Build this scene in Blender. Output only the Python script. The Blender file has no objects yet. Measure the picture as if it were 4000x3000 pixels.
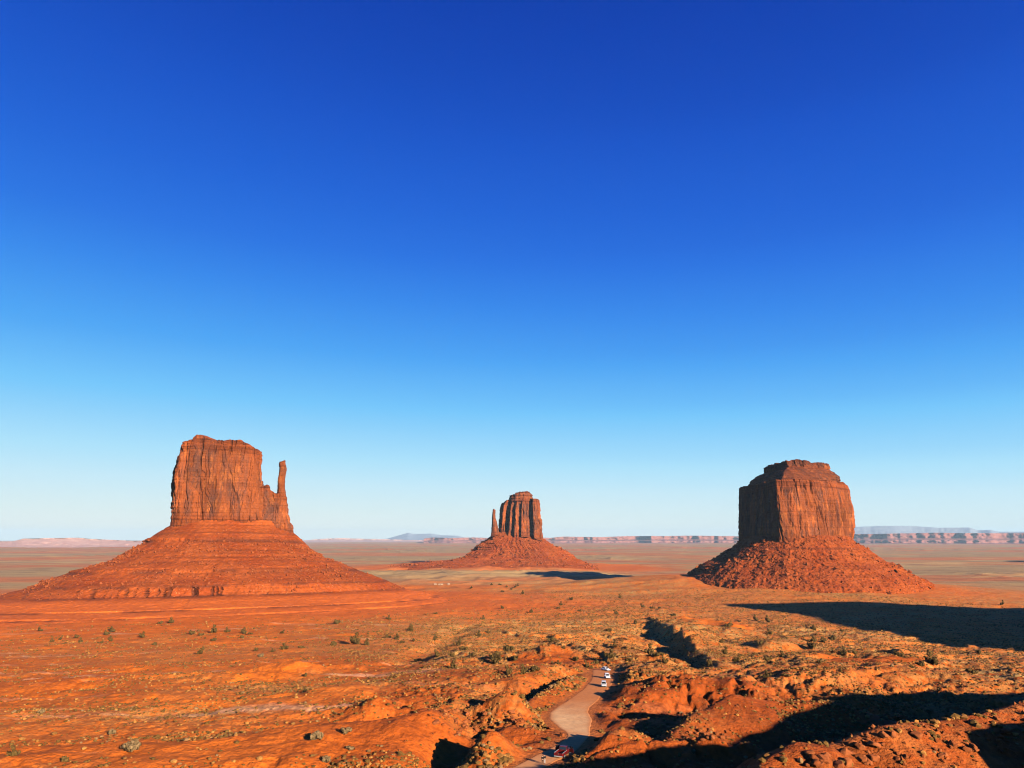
import bpy, bmesh, math, random
import numpy as np
from mathutils import Vector, Matrix
R = math.radians
random.seed(7)
rng = np.random.default_rng(11)
scene = bpy.context.scene
COL = scene.collection

# ------------------------------------------------------------------ camera
F = 2773.0                      # focal length in pixels of the 4000 px wide photo
PITCH = R(12.3)
cam = bpy.data.cameras.new('camera')
cam.sensor_width = 36.0
cam.lens = F / 4000 * 36
cam.clip_start = 0.5
cam.clip_end = 300000
camo = bpy.data.objects.new('camera', cam)
camo.rotation_euler = (R(90) + PITCH, 0, 0)
COL.objects.link(camo)
scene.camera = camo

# ------------------------------------------------------------------ light
SUN_EL = R(16.5)
SUN_AZ = math.atan2(0.60, -0.80)          # clockwise from +Y
SUNV = Vector((math.sin(SUN_AZ) * math.cos(SUN_EL), math.cos(SUN_AZ) * math.cos(SUN_EL), math.sin(SUN_EL)))
sl = bpy.data.lights.new('sun', 'SUN')
sl.energy = 5.0
sl.angle = R(0.5)
sl.color = (1.0, 0.83, 0.64)
so = bpy.data.objects.new('sun', sl)
so.rotation_euler = SUNV.to_track_quat('Z', 'Y').to_euler()
so.location = SUNV * 500
COL.objects.link(so)

world = bpy.data.worlds.new('World')
scene.world = world
world.use_nodes = True
wn, wl = world.node_tree.nodes, world.node_tree.links
wn.clear()
sky = wn.new('ShaderNodeTexSky')
sky.sky_type = 'NISHITA'
sky.sun_disc = False
sky.sun_elevation = SUN_EL
sky.sun_rotation = SUN_AZ
sky.altitude = 1700
sky.air_density = 1.0
sky.dust_density = 0.4
sky.ozone_density = 2.0
bg = wn.new('ShaderNodeBackground')
bg.inputs['Strength'].default_value = 0.1
wo = wn.new('ShaderNodeOutputWorld')
# the camera's vivid rendering of the sky: the sky texture's own brightness picks the colour
EXPOSURE = 1.6
sep = wn.new('ShaderNodeSeparateColor')
wl.new(sky.outputs[0], sep.inputs[0])
dv = wn.new('ShaderNodeMath'); dv.operation = 'MULTIPLY'; dv.inputs[1].default_value = 0.1
wl.new(sep.outputs[0], dv.inputs[0])
cr = wn.new('ShaderNodeValToRGB')
SKY_STOPS = [(.030, (0, 44, 138)), (.058, (0, 56, 166)), (.0654, (0, 62, 178)), (.0764, (3, 72, 190)), (.0865, (8, 82, 202)), (.108, (18, 97, 216)), (.129, (30, 113, 227)), (.159, (47, 135, 236)),
             (.203, (72, 164, 245)), (.278, (114, 198, 252)), (.42, (172, 226, 252)), (.546, (200, 235, 249)), (.74, (222, 241, 241)), (.90, (238, 245, 236))]
def s2l(c): return tuple(((v / 255 + .055) / 1.055) ** 2.4 if v > 10 else v / 255 / 12.92 for v in c)
while len(cr.color_ramp.elements) < len(SKY_STOPS): cr.color_ramp.elements.new(.5)
for e_, (p_, c_) in zip(cr.color_ramp.elements, SKY_STOPS):
    e_.position = p_; e_.color = tuple(v / 2 ** EXPOSURE for v in s2l(c_)) + (1,)
tc = wn.new('ShaderNodeTexCoord'); sx = wn.new('ShaderNodeSeparateXYZ'); wl.new(tc.outputs['Generated'], sx.inputs[0])
er = wn.new('ShaderNodeValToRGB')        # how bright the sky texture is, on average, at each height above the horizon
EL = [(0.0, .90), (.0148, .87), (.0366, .74), (.0715, .546), (.107, .42), (.179, .278), (.25, .203), (.383, .129), (.531, .0865), (.651, .0654), (1.0, .048)]
while len(er.color_ramp.elements) < len(EL): er.color_ramp.elements.new(.5)
for e_, (p_, c_) in zip(er.color_ramp.elements, EL):
    e_.position = p_; e_.color = (c_, c_, c_, 1)
wl.new(sx.outputs[2], er.inputs[0])
mx = wn.new('ShaderNodeMix'); mx.data_type = 'FLOAT'; mx.inputs[0].default_value = .62
wl.new(dv.outputs[0], mx.inputs[2]); wl.new(er.outputs[0], mx.inputs[3])
wl.new(mx.outputs[0], cr.inputs[0])
mu = wn.new('ShaderNodeVectorMath'); mu.operation = 'SCALE'; mu.inputs['Scale'].default_value = 10.0
wl.new(cr.outputs[0], mu.inputs[0])
wl.new(mu.outputs[0], bg.inputs['Color'])
wl.new(bg.outputs[0], wo.inputs['Surface'])
scene.view_settings.view_transform = 'Standard'
scene.view_settings.look = 'None'
scene.view_settings.gamma = 1.0
scene.view_settings.exposure = EXPOSURE
scene.cycles.max_bounces = 5
scene.cycles.diffuse_bounces = 0
scene.cycles.volume_bounces = 0
scene.cycles.use_denoising = True
scene.cycles.filter_width = 1.1

# ------------------------------------------------------------------ pixel <-> world
CT, ST = math.cos(PITCH), math.sin(PITCH)
def ray(px, py):
    X = (px - 2000.0) / F
    Y = (1500.0 - py) / F
    return np.array((X, CT - ST * Y, ST + CT * Y))

# ------------------------------------------------------------------ noise
def _h2(ix, iy, s):
    h = (ix.astype(np.uint32) * np.uint32(374761393) + iy.astype(np.uint32) * np.uint32(668265263) + np.uint32((s * 2246822519) & 0xffffffff))
    h = (h ^ (h >> np.uint32(13))) * np.uint32(1274126177)
    h = h ^ (h >> np.uint32(16))
    return h.astype(np.float64) / 4294967295.0
def n2(x, y, s=0):
    fx, fy = np.floor(x), np.floor(y)
    ix, iy = fx.astype(np.int64), fy.astype(np.int64)
    tx, ty = x - fx, y - fy
    tx = tx * tx * tx * (tx * (tx * 6 - 15) + 10)
    ty = ty * ty * ty * (ty * (ty * 6 - 15) + 10)
    a = _h2(ix, iy, s); b = _h2(ix + 1, iy, s); c = _h2(ix, iy + 1, s); d = _h2(ix + 1, iy + 1, s)
    return ((a + (b - a) * tx) * (1 - ty) + (c + (d - c) * tx) * ty) * 2 - 1
def fbm2(x, y, oct=4, s=0, gain=.5):
    o = 0; a = 1; t = 0
    for k in range(oct):
        o = o + a * n2(x * 1.0 + 17.3 * k, y + 9.1 * k, s + k); t += a
        a *= gain; x = x * 2.03; y = y * 2.03
    return o / t
def n3(x, y, z, s=0):
    fz = np.floor(z); tz = z - fz
    tz = tz * tz * (3 - 2 * tz)
    iz = fz.astype(np.int64)
    x = x + 0.0 * z; y = y + 0.0 * z
    fx, fy = np.floor(x), np.floor(y)
    ix, iy = fx.astype(np.int64), fy.astype(np.int64)
    tx, ty = x - fx, y - fy
    tx = tx * tx * (3 - 2 * tx); ty = ty * ty * (3 - 2 * ty)
    o = 0
    for dz, wz in ((0, 1 - tz), (1, tz)):
        k = (iz + dz) * 7919
        a = _h2(ix + k, iy - k, s); b = _h2(ix + 1 + k, iy - k, s); c = _h2(ix + k, iy + 1 - k, s); d = _h2(ix + 1 + k, iy + 1 - k, s)
        o = o + wz * ((a + (b - a) * tx) * (1 - ty) + (c + (d - c) * tx) * ty)
    return o * 2 - 1
def fbm3(x, y, z, oct=4, s=0, gain=.5):
    o = 0; a = 1; t = 0
    for k in range(oct):
        o = o + a * n3(x + 3.7 * k, y + 8.1 * k, z + 5.3 * k, s + k); t += a
        a *= gain; x = x * 2.03; y = y * 2.03; z = z * 2.03
    return o / t
def sstep(a, b, x):
    t = np.clip((x - a) / (b - a), 0, 1)
    return t * t * (3 - 2 * t)

# ------------------------------------------------------------------ terrain height
_BR = np.array([0.1, 2.6, 6, 12, 30, 70, 110, 160, 230, 300, 420, 640, 850, 1100, 1500, 1885, 2622, 4000, 1e6])
_BZ = np.array([-1.7, -1.8, -6, -13, -25, -37, -43, -45.5, -49, -53, -63, -84, -99, -110, -119, -125, -130, -130, -130.])
_lg = np.linspace(math.log(0.1), math.log(1e6), 3000)
_bz = np.interp(_lg, np.log(_BR), _BZ)
_k = np.hanning(61); _k /= _k.sum()
_bz = np.convolve(np.pad(_bz, 30, mode='edge'), _k, 'valid')
def base(x, y):
    r = np.hypot(x, y)
    return np.interp(np.log(np.maximum(r, .1)), _lg, _bz)
def hit(px, py, fn=base, h=0.0, rmax=20000):
    d = ray(px, py)
    t = np.exp(np.linspace(math.log(60), math.log(rmax), 1500))
    z = d[2] * t - (fn(d[0] * t, d[1] * t) + h)
    i = np.nonzero(z < 0)[0]
    if len(i) == 0: return d * rmax
    i = max(int(i[0]), 1)
    a, b = t[i - 1], t[i]
    tt = np.linspace(a, b, 40)
    z = d[2] * tt - (fn(d[0] * tt, d[1] * tt) + h)
    j = np.nonzero(z < 0)[0]
    t0 = tt[int(j[0])] if len(j) else b
    return d * t0

# road: rows of (photo y, left edge x, right edge x)
_rr = [(235, 990, 1280), (330, 985, 1330), (430, 960, 1330), (520, 880, 1240), (600, 760, 1170), (680, 640, 1120), (770, 500, 1010),
       (850, 400, 985), (920, 330, 990), (1000, 350, 1010), (1080, 450, 1040), (1150, 570, 1060), (1220, 610, 1020),
       (1290, 470, 930), (1380, 300, 850), (1470, 150, 740), (1560, 0, 560), (1660, -180, 400), (1780, -420, 220)]
ROADL = np.array([hit(2040 + l / 3.686, 2550 + y / 3.686) for y, l, r in _rr])[:, :2]
ROADR = np.array([hit(2040 + r / 3.686, 2550 + y / 3.686) for y, l, r in _rr])[:, :2]
ROADC = (ROADL + ROADR) / 2
ROADW = np.hypot(*(ROADL - ROADR).T) / 2
def road_dist(x, y):
    """signed-ish distance to the road edge, negative inside"""
    best = np.full(x.shape, 1e9)
    for i in range(len(ROADC) - 1):
        a, b = ROADC[i], ROADC[i + 1]
        d = b - a
        t = np.clip(((x - a[0]) * d[0] + (y - a[1]) * d[1]) / (d @ d), 0, 1)
        dd = np.hypot(x - a[0] - d[0] * t, y - a[1] - d[1] * t) - (ROADW[i] + (ROADW[i + 1] - ROADW[i]) * t)
        best = np.minimum(best, dd)
    return best

# knolls: (px, py, height, half-size across (m), half-size in depth (m), turn in degrees, sharpness)
KNOLLS = [
    (1975, 2738, 6.5, 13, 8, 0, 1.0), (1995, 2875, 6.0, 13, 7, -8, 1.0), (1740, 2800, 4.6, 10, 10, 30, 1.0),
    (1480, 2850, 2.5, 18, 10, 0, 1.0), (1570, 2738, 4.8, 13, 8, 20, 1.3), (1350, 2700, 2.5, 18, 9, 15, 1.2),
    (2350, 2775, 3.0, 4.2, 8, 0, 1.3), (2400, 2865, 4.5, 9, 6, 0, 1.2), (2450, 2930, 2.6, 8, 4, 0, 1.2),
    (2690, 2685, 4.0, 20, 16, 0, 1.0), (2500, 2740, 2.0, 8, 8, 0, 1.0),
    (3580, 2640, 5.0, 55, 40, 10, 1.0), (3200, 2690, 3.0, 25, 14, 0, 1.2),
    (1000, 2630, 2.5, 26, 14, 20, 1.3), (700, 2700, 2.0, 24, 12, 10, 1.2), (1250, 2610, 3, 20, 12, 25, 1.4),
    (300, 2660, 2.2, 30, 14, 0, 1.2), (1700, 2600, 2.5, 18, 30, 30, 1.0), (1900, 2560, 2.5, 20, 30, 20, 1.0),
    (2150, 2560, 3.5, 18, 26, 0, 1.0), (2740, 2890, 2.5, 8, 4, -20, 1.4),
    (2850, 2930, 3.0, 9, 4, -20, 1.4),
]
# ridges: crest points (px, py, forward distance) or ('w', x, y, z); slope on the left and right of the travel direction
RIDGES = [
    ([(2990, 2985, 88), (3110, 2915, 92), (3270, 2900, 95), (3450, 2850, 97), (3700, 2808, 102), (3900, 2765, 106), (4000, 2742, 108), ('w', 90, 100, -19)], 0.9, 0.36, 1.5),
    ([('w', 66, 64, -30), ('w', 74, 69, -22), ('w', 79, 72, -14.6), ('w', 91.6, 81.2, -14.4), ('w', 109, 94.4, -14), ('w', 129, 109.4, -12.6), ('w', 138, 116, -12.2), ('w', 171.6, 141, -12.2), ('w', 198, 161, -15.6), ('w', 228, 183, -21), ('w', 260, 210, -26)], 0.9, 0.5, 2.0),
    ([(2640, 2850, 174), (2730, 2782, 184), (2860, 2718, 194), (3000, 2735, 198), (3270, 2745, 200)], 0.75, 0.34, 1.0),
    ([(2880, 2655, 288), (2790, 2580, 348), (2700, 2500, 512), (2640, 2447, 720), (2600, 2430, 800), (2560, 2424, 880)], 0.75, 0.10, 2.0),
    ([(2300, 2608, 306), (2236, 2643, 280), (2146, 2694, 252), (2078, 2734, 231), (2010, 2790, 211)][::-1], 0.7, 0.25, 1.0),
]
GULLIES = [  # (points px,py), depth, half width
    ([(2270, 2640), (2140, 2690), (2060, 2715), (1950, 2700)], 6.0, 8),
    ([(1850, 2840), (1790, 2890), (1740, 2960)], 5.0, 6),
    ([(1620, 2770), (1550, 2800), (1490, 2815)], 4.5, 6),
    ([(1800, 2460), (1720, 2520), (1560, 2590)], 4.0, 12),
    ([(2520, 2455), (2600, 2520), (2690, 2585), (2790, 2630)], 5.0, 17),
    ([(2430, 2780), (2560, 2770), (2700, 2760)], 3.5, 9),
    ([(2500, 2900), (2700, 2900), (2900, 2880), (3200, 2800)], 3.0, 12),
]
_KN = []
for px, py, h, a, b, rot, shp in KNOLLS:
    p = hit(px, py, h=h * .7)
    _KN.append((p[0], p[1], h, a, b, R(rot), shp))
_RD = []
for pts, sl_, sr_, rnd in RIDGES:
    q = []
    for p in pts:
        if p[0] == 'w': q.append(p[1:])
        else:
            d = ray(p[0], p[1]); q.append(tuple(d * (p[2] / d[1])))
    _RD.append((np.array(q), sl_, sr_, rnd))
_GU = [(np.array([hit(*p)[:2] for p in pts]), dep, w) for pts, dep, w in GULLIES]

W_C, E_C, M_C = None, None, None
def place(pxc, rng_):
    d = ray(pxc, 2105)
    h = np.hypot(d[0], d[1])
    return np.array((d[0], d[1])) / h * rng_
W_C = place(905, 1350.0); E_C = place(2025, 3250.0); M_C = place(3105, 1900.0)

_BARE = [(*hit(px, py)[:2], a, b) for px, py, a, b in ((2790, 2455, 50, 110), (2720, 2440, 30, 70), (3600, 2620, 62, 45), (3350, 2650, 30, 25), (2240, 2595, 16, 26), (2080, 2600, 12, 22), (1990, 2900, 16, 12), (1450, 2900, 40, 14), (400, 2950, 60, 12))]
def bare_sand(x, y):
    o = np.zeros(np.shape(x)); wob = fbm2(x / 18, y / 18, 3, 123) * .35
    for bx, by, a, b in _BARE:
        o = np.maximum(o, 1 - sstep(.7, 1.15, np.hypot((x - bx) / a, (y - by) / b) + wob))
    return o
def ground(x, y):
    x = np.asarray(x, float); y = np.asarray(y, float)
    r = np.hypot(x, y)
    z = base(x, y)
    az = np.degrees(np.arctan2(x, np.maximum(y, 1e-6)))
    rd = np.full(x.shape, 1e3)
    m = (r > 90) & (r < 460) & (np.abs(az) < 40)
    if m.any(): rd[m] = road_dist(x[m], y[m])
    rw = sstep(0.0, 9.0, rd)
    keep_ = np.ones(x.shape); m = (r > 110) & (r < 900) & (np.abs(az) < 42)
    if m.any(): keep_[m] = 1 - .9 * bare_sand(x[m], y[m])
    near = sstep(110, 200, r) * (1 - sstep(700, 1500, r))
    # rolling relief, stretched along the drainage (lower left to upper right)
    xs = x * .86 + y * .5; ys = -x * .5 + y * .86
    n = fbm2(xs / 120, ys / 60, 4, 3) * 4.0
    rid = 1 - np.abs(fbm2(xs / 70, ys / 38, 4, 21)); rid = sstep(.62, 1.0, rid)
    n = n + rid * 2.2
    right = sstep(-12, 6, az)
    dz = n * near * (0.45 + .55 * right)
    # knolls
    for kx, ky, h, a, b, rot, shp in _KN:
        mm = np.hypot(x - kx, y - ky) < 3 * max(a, b)
        if not mm.any(): continue
        X = x[mm] - kx; Y = y[mm] - ky
        X, Y = X * math.cos(rot) + Y * math.sin(rot), -X * math.sin(rot) + Y * math.cos(rot)
        wob = 1 + .28 * fbm2(x[mm] / 9, y[mm] / 9, 3, 77)
        q = np.hypot(X / a, Y / b) * wob
        g = np.exp(-q ** 2.0 * 1.1)
        g = np.where(shp > 1, np.minimum(g * shp, 1) , g)
        dz[mm] += h * g
    for pl, dep, w in _GU:
        bd = np.full(x.shape, 1e9)
        c = pl.mean(0); rad = np.max(np.hypot(*(pl - c).T)) + 4 * w
        mm = np.hypot(x - c[0], y - c[1]) < rad
        if not mm.any(): continue
        X, Y = x[mm], y[mm]; b_ = np.full(X.shape, 1e9)
        wx = fbm2(X / 14, Y / 14, 3, 55) * w * .6
        for i in range(len(pl) - 1):
            a, d = pl[i], pl[i + 1] - pl[i]
            t = np.clip(((X - a[0]) * d[0] + (Y - a[1]) * d[1]) / (d @ d), 0, 1)
            b_ = np.minimum(b_, np.hypot(X - a[0] - d[0] * t, Y - a[1] - d[1] * t))
        q = np.maximum(b_ + wx, 0) / w
        dz[mm] -= dep * np.exp(-q * q)
    dz = dz * rw
    # small scale roughness
    rough = sstep(62, 90, r) * (1 - sstep(900, 2500, r)) * (.04 + .96 * rw)
    dz = dz + rough * (fbm2(x / 13, y / 13, 4, 40) * .8 + fbm2(x / 3.1, y / 3.1, 3, 60) * .30 - sstep(.72, 1.0, 1 - np.abs(fbm2(xs / 16, ys / 9, 3, 61))) * .8 * (.15 + .85 * right))
    rm = rough * keep_ * (1 - sstep(350, 700, r)) * (.35 + .65 * right)
    e1 = 1 - np.abs(fbm2(x / 11, y / 11, 4, 62)); e2 = 1 - np.abs(fbm2(x / 4.2, y / 4.2, 3, 63))
    er = sstep(-.35, .3, fbm2(x / 34, y / 34, 3, 64))
    tb = (x * .82 + y * .30) / 46 + 1.6 * fbm2(x / 75, y / 75, 3, 66)
    fr = tb - np.floor(tb)
    saw = np.where(fr < .07, sstep(0, .07, fr), 1 - (fr - .07) / .93)
    pat = sstep(-.05, .4, fbm2(x / 55, y / 70, 3, 67)) * (.15 + .85 * right) * sstep(240, 340, r) * (1 - sstep(620, 900, r))
    dz = dz + saw * pat * 3.0 * sstep(2, 26, rd) * keep_
    dz = dz + rm * (er * (-1.5 * sstep(.78, 1.0, e1) - .55 * sstep(.74, 1.0, e2)) + .16 * fbm2(x / 1.4, y / 1.4, 2, 65))
    z = z + dz
    # crested ridges
    for q, sl_, sr_, rnd in _RD:
        c = q.mean(0); rad = np.max(np.hypot(q[:, 0] - c[0], q[:, 1] - c[1])) + 120
        mm = np.hypot(x - c[0], y - c[1]) < rad
        if not mm.any(): continue
        X, Y = x[mm], y[mm]
        best = np.full(X.shape, -1e9)
        wv = fbm2(X / 20, Y / 20, 4, 91) * 3.0 + fbm2(X / 60, Y / 60, 2, 94) * 6.0 * (np.hypot(X, Y) > 330) + fbm2(X / 5, Y / 5, 3, 92) * .8
        for i in range(len(q) - 1):
            a = q[i]; d = q[i + 1] - q[i]
            L2 = d[0] ** 2 + d[1] ** 2
            t = np.clip(((X - a[0]) * d[0] + (Y - a[1]) * d[1]) / L2, 0, 1)
            ex = X - a[0] - d[0] * t; ey = Y - a[1] - d[1] * t
            dist = np.hypot(ex, ey)
            side = d[0] * ey - d[1] * ex          # >0 : left of travel
            s = np.where(side > 0, sl_, sr_)
            dd = np.maximum(dist + wv * np.clip(dist / 6, 0, 1), 0)
            h = a[2] + d[2] * t - s * (np.sqrt(dd * dd + rnd * rnd) - rnd)
            best = np.maximum(best, h)
        best += fbm2(X / 7, Y / 7, 4, 93) * .7 + (fbm2(X / 38, Y / 38, 3, 95) * 7 - 1) * (np.hypot(X, Y) > 330)
        k = 1.2
        zz = z[mm]
        hh = np.clip(.5 + .5 * (best - zz) / k, 0, 1)
        sm = zz + (best - zz) * hh + k * hh * (1 - hh)
        w_ = rw[mm]
        z[mm] = zz + (sm - zz) * np.clip(w_ * 1.3, 0, 1)
    # aprons of the buttes and the wide plain
    dm = np.hypot(x - M_C[0] + 60, (y - M_C[1] + 20))
    z = z + 34 * np.exp(-(dm / 470) ** 2)
    z = z + 13 * np.exp(-(np.hypot(x - 335, y - 1740) / 170) ** 2)
    dw = np.hypot((x - W_C[0] + 130) / 1.35, y - W_C[1])
    z = z + 26 * np.exp(-(dw / 420) ** 2)
    de = np.hypot((x - E_C[0] + 100) / 1.4, y - E_C[1])
    z = z + 16 * np.exp(-(de / 480) ** 2)
    farm = sstep(700, 2500, r)
    z = z + farm * (fbm2(x / 700, y / 700, 4, 5) * 7) * (1 + sstep(3000, 9000, r) * .8)
    bad = sstep(.1, .5, fbm2(x / 1500, y / 1100, 3, 15)) * farm
    z = z + bad * (1 - np.abs(fbm2(x / 260, y / 170, 4, 16))) ** 3 * 14
    mid = sstep(500, 900, r) * (1 - sstep(2600, 4500, r))
    z = z + mid * (fbm2(x / 90, y / 60, 4, 8) * 2.0)
    return z

def ghit(px, py):
    return hit(px, py, fn=ground)

# ------------------------------------------------------------------ mesh + object helpers
def mesh_arrays(name, v, f, smooth=True, attrs=None):
    me = bpy.data.meshes.new(name)
    v = np.asarray(v, np.float32); f = np.asarray(f, np.int32)
    k = f.shape[1]
    me.vertices.add(len(v)); me.vertices.foreach_set('co', v.ravel())
    me.loops.add(f.size); me.loops.foreach_set('vertex_index', f.ravel())
    me.polygons.add(len(f))
    me.polygons.foreach_set('loop_start', np.arange(0, f.size, k, dtype=np.int32))
    me.polygons.foreach_set('use_smooth', np.full(len(f), smooth))
    for n, a in (attrs or {}).items():
        at = me.attributes.new(n, 'FLOAT', 'POINT')
        at.data.foreach_set('value', np.asarray(a, np.float32))
    me.update(calc_edges=True)
    me.validate()
    return me
def obj(name, me, mat=None, parent=None):
    o = bpy.data.objects.new(name, me)
    COL.objects.link(o)
    if mat is not None:
        for m in (mat if isinstance(mat, (list, tuple)) else [mat]): me.materials.append(m)
    if parent is not None: o.parent = parent
    return o
def thing(name, label, cat, loc=(0, 0, 0), rz=0, group=None):
    o = bpy.data.objects.new(name, None)
    o.empty_display_size = .5
    COL.objects.link(o)
    o.location = loc; o.rotation_euler = (0, 0, rz)
    return tag(o, label, cat, group)
def tag(o, label, cat, group=None):
    o['label'] = label; o['category'] = cat
    if group: o['group'] = group
    return o
def grid_faces(nr, nc, wrap=False):
    i = np.arange(nr - 1)[:, None]; j = np.arange(nc if wrap else nc - 1)[None, :]
    j2 = (j + 1) % nc
    a = i * nc + j; b = i * nc + j2; c = (i + 1) * nc + j2; d = (i + 1) * nc + j
    return np.stack([a + 0 * b, b, c, d], -1).reshape(-1, 4)

# ------------------------------------------------------------------ materials
ALB = 0.70          # overall reflectance of the colours below
class NT:
    def __init__(self, name, rough=.95, spec=.1):
        self.m = bpy.data.materials.new(name); self.m.use_nodes = True
        self.t = self.m.node_tree; self.n = self.t.nodes; self.l = self.t.links
        self.b = self.n['Principled BSDF']
        self.b.inputs['Roughness'].default_value = rough
        self.b.inputs['Specular IOR Level'].default_value = spec
        self.geo = None
    def pos(self):
        if self.geo is None: self.geo = self.n.new('ShaderNodeNewGeometry')
        return self.geo.outputs['Position']
    def attr(self, name):
        a = self.n.new('ShaderNodeAttribute'); a.attribute_name = name
        return a.outputs['Fac']
    def scale(self, vec, s):
        n = self.n.new('ShaderNodeVectorMath'); n.operation = 'MULTIPLY'
        self.l.new(vec, n.inputs[0]); n.inputs[1].default_value = s
        return n.outputs[0]
    def noise(self, vec, s=1.0, detail=4, rough=.55, dist=0.0):
        n = self.n.new('ShaderNodeTexNoise')
        self.l.new(vec, n.inputs['Vector'])
        n.inputs['Scale'].default_value = s; n.inputs['Detail'].default_value = detail
        n.inputs['Roughness'].default_value = rough; n.inputs['Distortion'].default_value = dist
        return n.outputs['Fac']
    def voro(self, vec, s, feature='F1', out='Distance'):
        n = self.n.new('ShaderNodeTexVoronoi'); n.feature = feature
        self.l.new(vec, n.inputs['Vector']); n.inputs['Scale'].default_value = s
        return n.outputs[out]
    def ramp(self, fac, stops):
        n = self.n.new('ShaderNodeValToRGB'); e = n.color_ramp.elements
        while len(e) < len(stops): e.new(.5)
        for k, (p, c) in enumerate(stops):
            e[k].position = p
            e[k].color = (c, c, c, 1) if not isinstance(c, (tuple, list)) else (*c, 1)
        self.l.new(fac, n.inputs[0])
        return n.outputs[0]
    def mix(self, fac, a, b, mode='MIX'):
        n = self.n.new('ShaderNodeMix'); n.data_type = 'RGBA'; n.blend_type = mode
        for k, v in ((0, fac), (6, a), (7, b)):
            if isinstance(v, (int, float)): n.inputs[k].default_value = v
            elif isinstance(v, (tuple, list)): n.inputs[k].default_value = (*v, 1)
            else: self.l.new(v, n.inputs[k])
        return n.outputs[2]
    def math(self, op, a, b=0.0):
        n = self.n.new('ShaderNodeMath'); n.operation = op
        for k, v in ((0, a), (1, b)):
            if isinstance(v, (int, float)): n.inputs[k].default_value = v
            else: self.l.new(v, n.inputs[k])
        return n.outputs[0]
    def bump(self, h, dist=.3, strength=.6):
        n = self.n.new('ShaderNodeBump')
        n.inputs['Distance'].default_value = dist; n.inputs['Strength'].default_value = strength
        self.l.new(h, n.inputs['Height']); self.l.new(n.outputs[0], self.b.inputs['Normal'])
    def out(self, c):
        if isinstance(c, (tuple, list)): self.b.inputs['Base Color'].default_value = (*[v * ALB for v in c], 1)
        else: self.l.new(self.mix(1.0, c, (ALB, ALB, ALB), 'MULTIPLY'), self.b.inputs['Base Color'])
        return self.m
def plain(name, c, rough=.6, spec=.3, metal=0.0, var=.15, vs=3.0):
    t = NT(name, rough, spec); t.b.inputs['Metallic'].default_value = metal
    tc = t.n.new('ShaderNodeTexCoord')
    n = t.noise(tc.outputs['Object'], vs, 3)
    f = t.ramp(n, [(.3, 1 - var), (.7, 1.0)])
    return t.out(t.mix(1.0, c, f, 'MULTIPLY'))

SAND = (.86, .212, .021); SAND2 = (.74, .170, .017); RED = (.82, .180, .020); PINK = (.92, .42, .20)
STRAW = (.55, .33, .10); SCRUB = (.12, .085, .035); FARTAN = (.62, .36, .145)
def ground_mat():
    t = NT('desert_ground')
    p = t.pos()
    big = t.noise(p, .018, 5); mid = t.noise(p, .11, 5); fine = t.noise(p, .9, 4); vf = t.noise(p, 3.2, 3)
    c = t.mix(t.ramp(big, [(.38, 0.), (.62, 1.)]), SAND, SAND2)
    c = t.mix(t.attr('red'), c, RED)
    c = t.mix(t.attr('soil'), c, (.28, .054, .011))
    pk = t.noise(t.scale(p, (.008, .06, .03)), 1.0, 5, .62)
    c = t.mix(t.math('MULTIPLY', t.ramp(pk, [(.58, 0.), (.66, .85)]), t.attr('pink')), c, PINK)
    c = t.mix(1.0, c, t.ramp(mid, [(.25, (.72, .66, .60)), (.72, (1.12, 1.08, 1.04))]), 'MULTIPLY')
    # dry grass, patchy
    g1 = t.ramp(t.noise(p, .30, 6, .72), [(.42, 0.), (.54, 1.)])
    g2 = t.ramp(t.noise(p, .035, 4, .6), [(.32, .25), (.6, 1.)])
    gv = t.math('MULTIPLY', t.math('MULTIPLY', g1, g2), t.attr('veg'))
    c = t.mix(gv, c, STRAW)
    s1 = t.ramp(t.noise(p, .75, 3, .6), [(.58, 0.), (.66, 1.)])
    s2 = t.math('MULTIPLY', s1, t.attr('scrub'))
    c = t.mix(s2, c, SCRUB)
    # far plain bands
    fb = t.noise(t.scale(p, (.00035, .0011, .001)), 1.0, 6, .6)
    c2 = t.mix(t.ramp(fb, [(.45, 0.), (.53, 1.)]), (.48, .31, .13), (.64, .22, .07))
    c2 = t.mix(t.ramp(t.noise(t.scale(p, (.0012, .004, .004)), 1.0, 5, .6), [(.54, 0.), (.64, .85)]), c2, (.66, .42, .16))
    c2 = t.mix(t.ramp(t.noise(t.scale(p, (.006, .012, .01)), 1.0, 5, .6), [(.5, 0.), (.64, .5)]), c2, (.22, .12, .06))
    c = t.mix(t.attr('far'), c, c2)
    dust = t.attr('dust')
    c = t.mix(dust, c, (.70, .215, .05))
    c = t.mix(1.0, c, t.ramp(fine, [(.3, .68), (.68, 1.10)]), 'MULTIPLY')
    t.bump(t.math('ADD', t.math('MULTIPLY', fine, 1.0), t.math('MULTIPLY', vf, .35)), .8, .7)
    return t.out(c)
M_GROUND = ground_mat()

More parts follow.
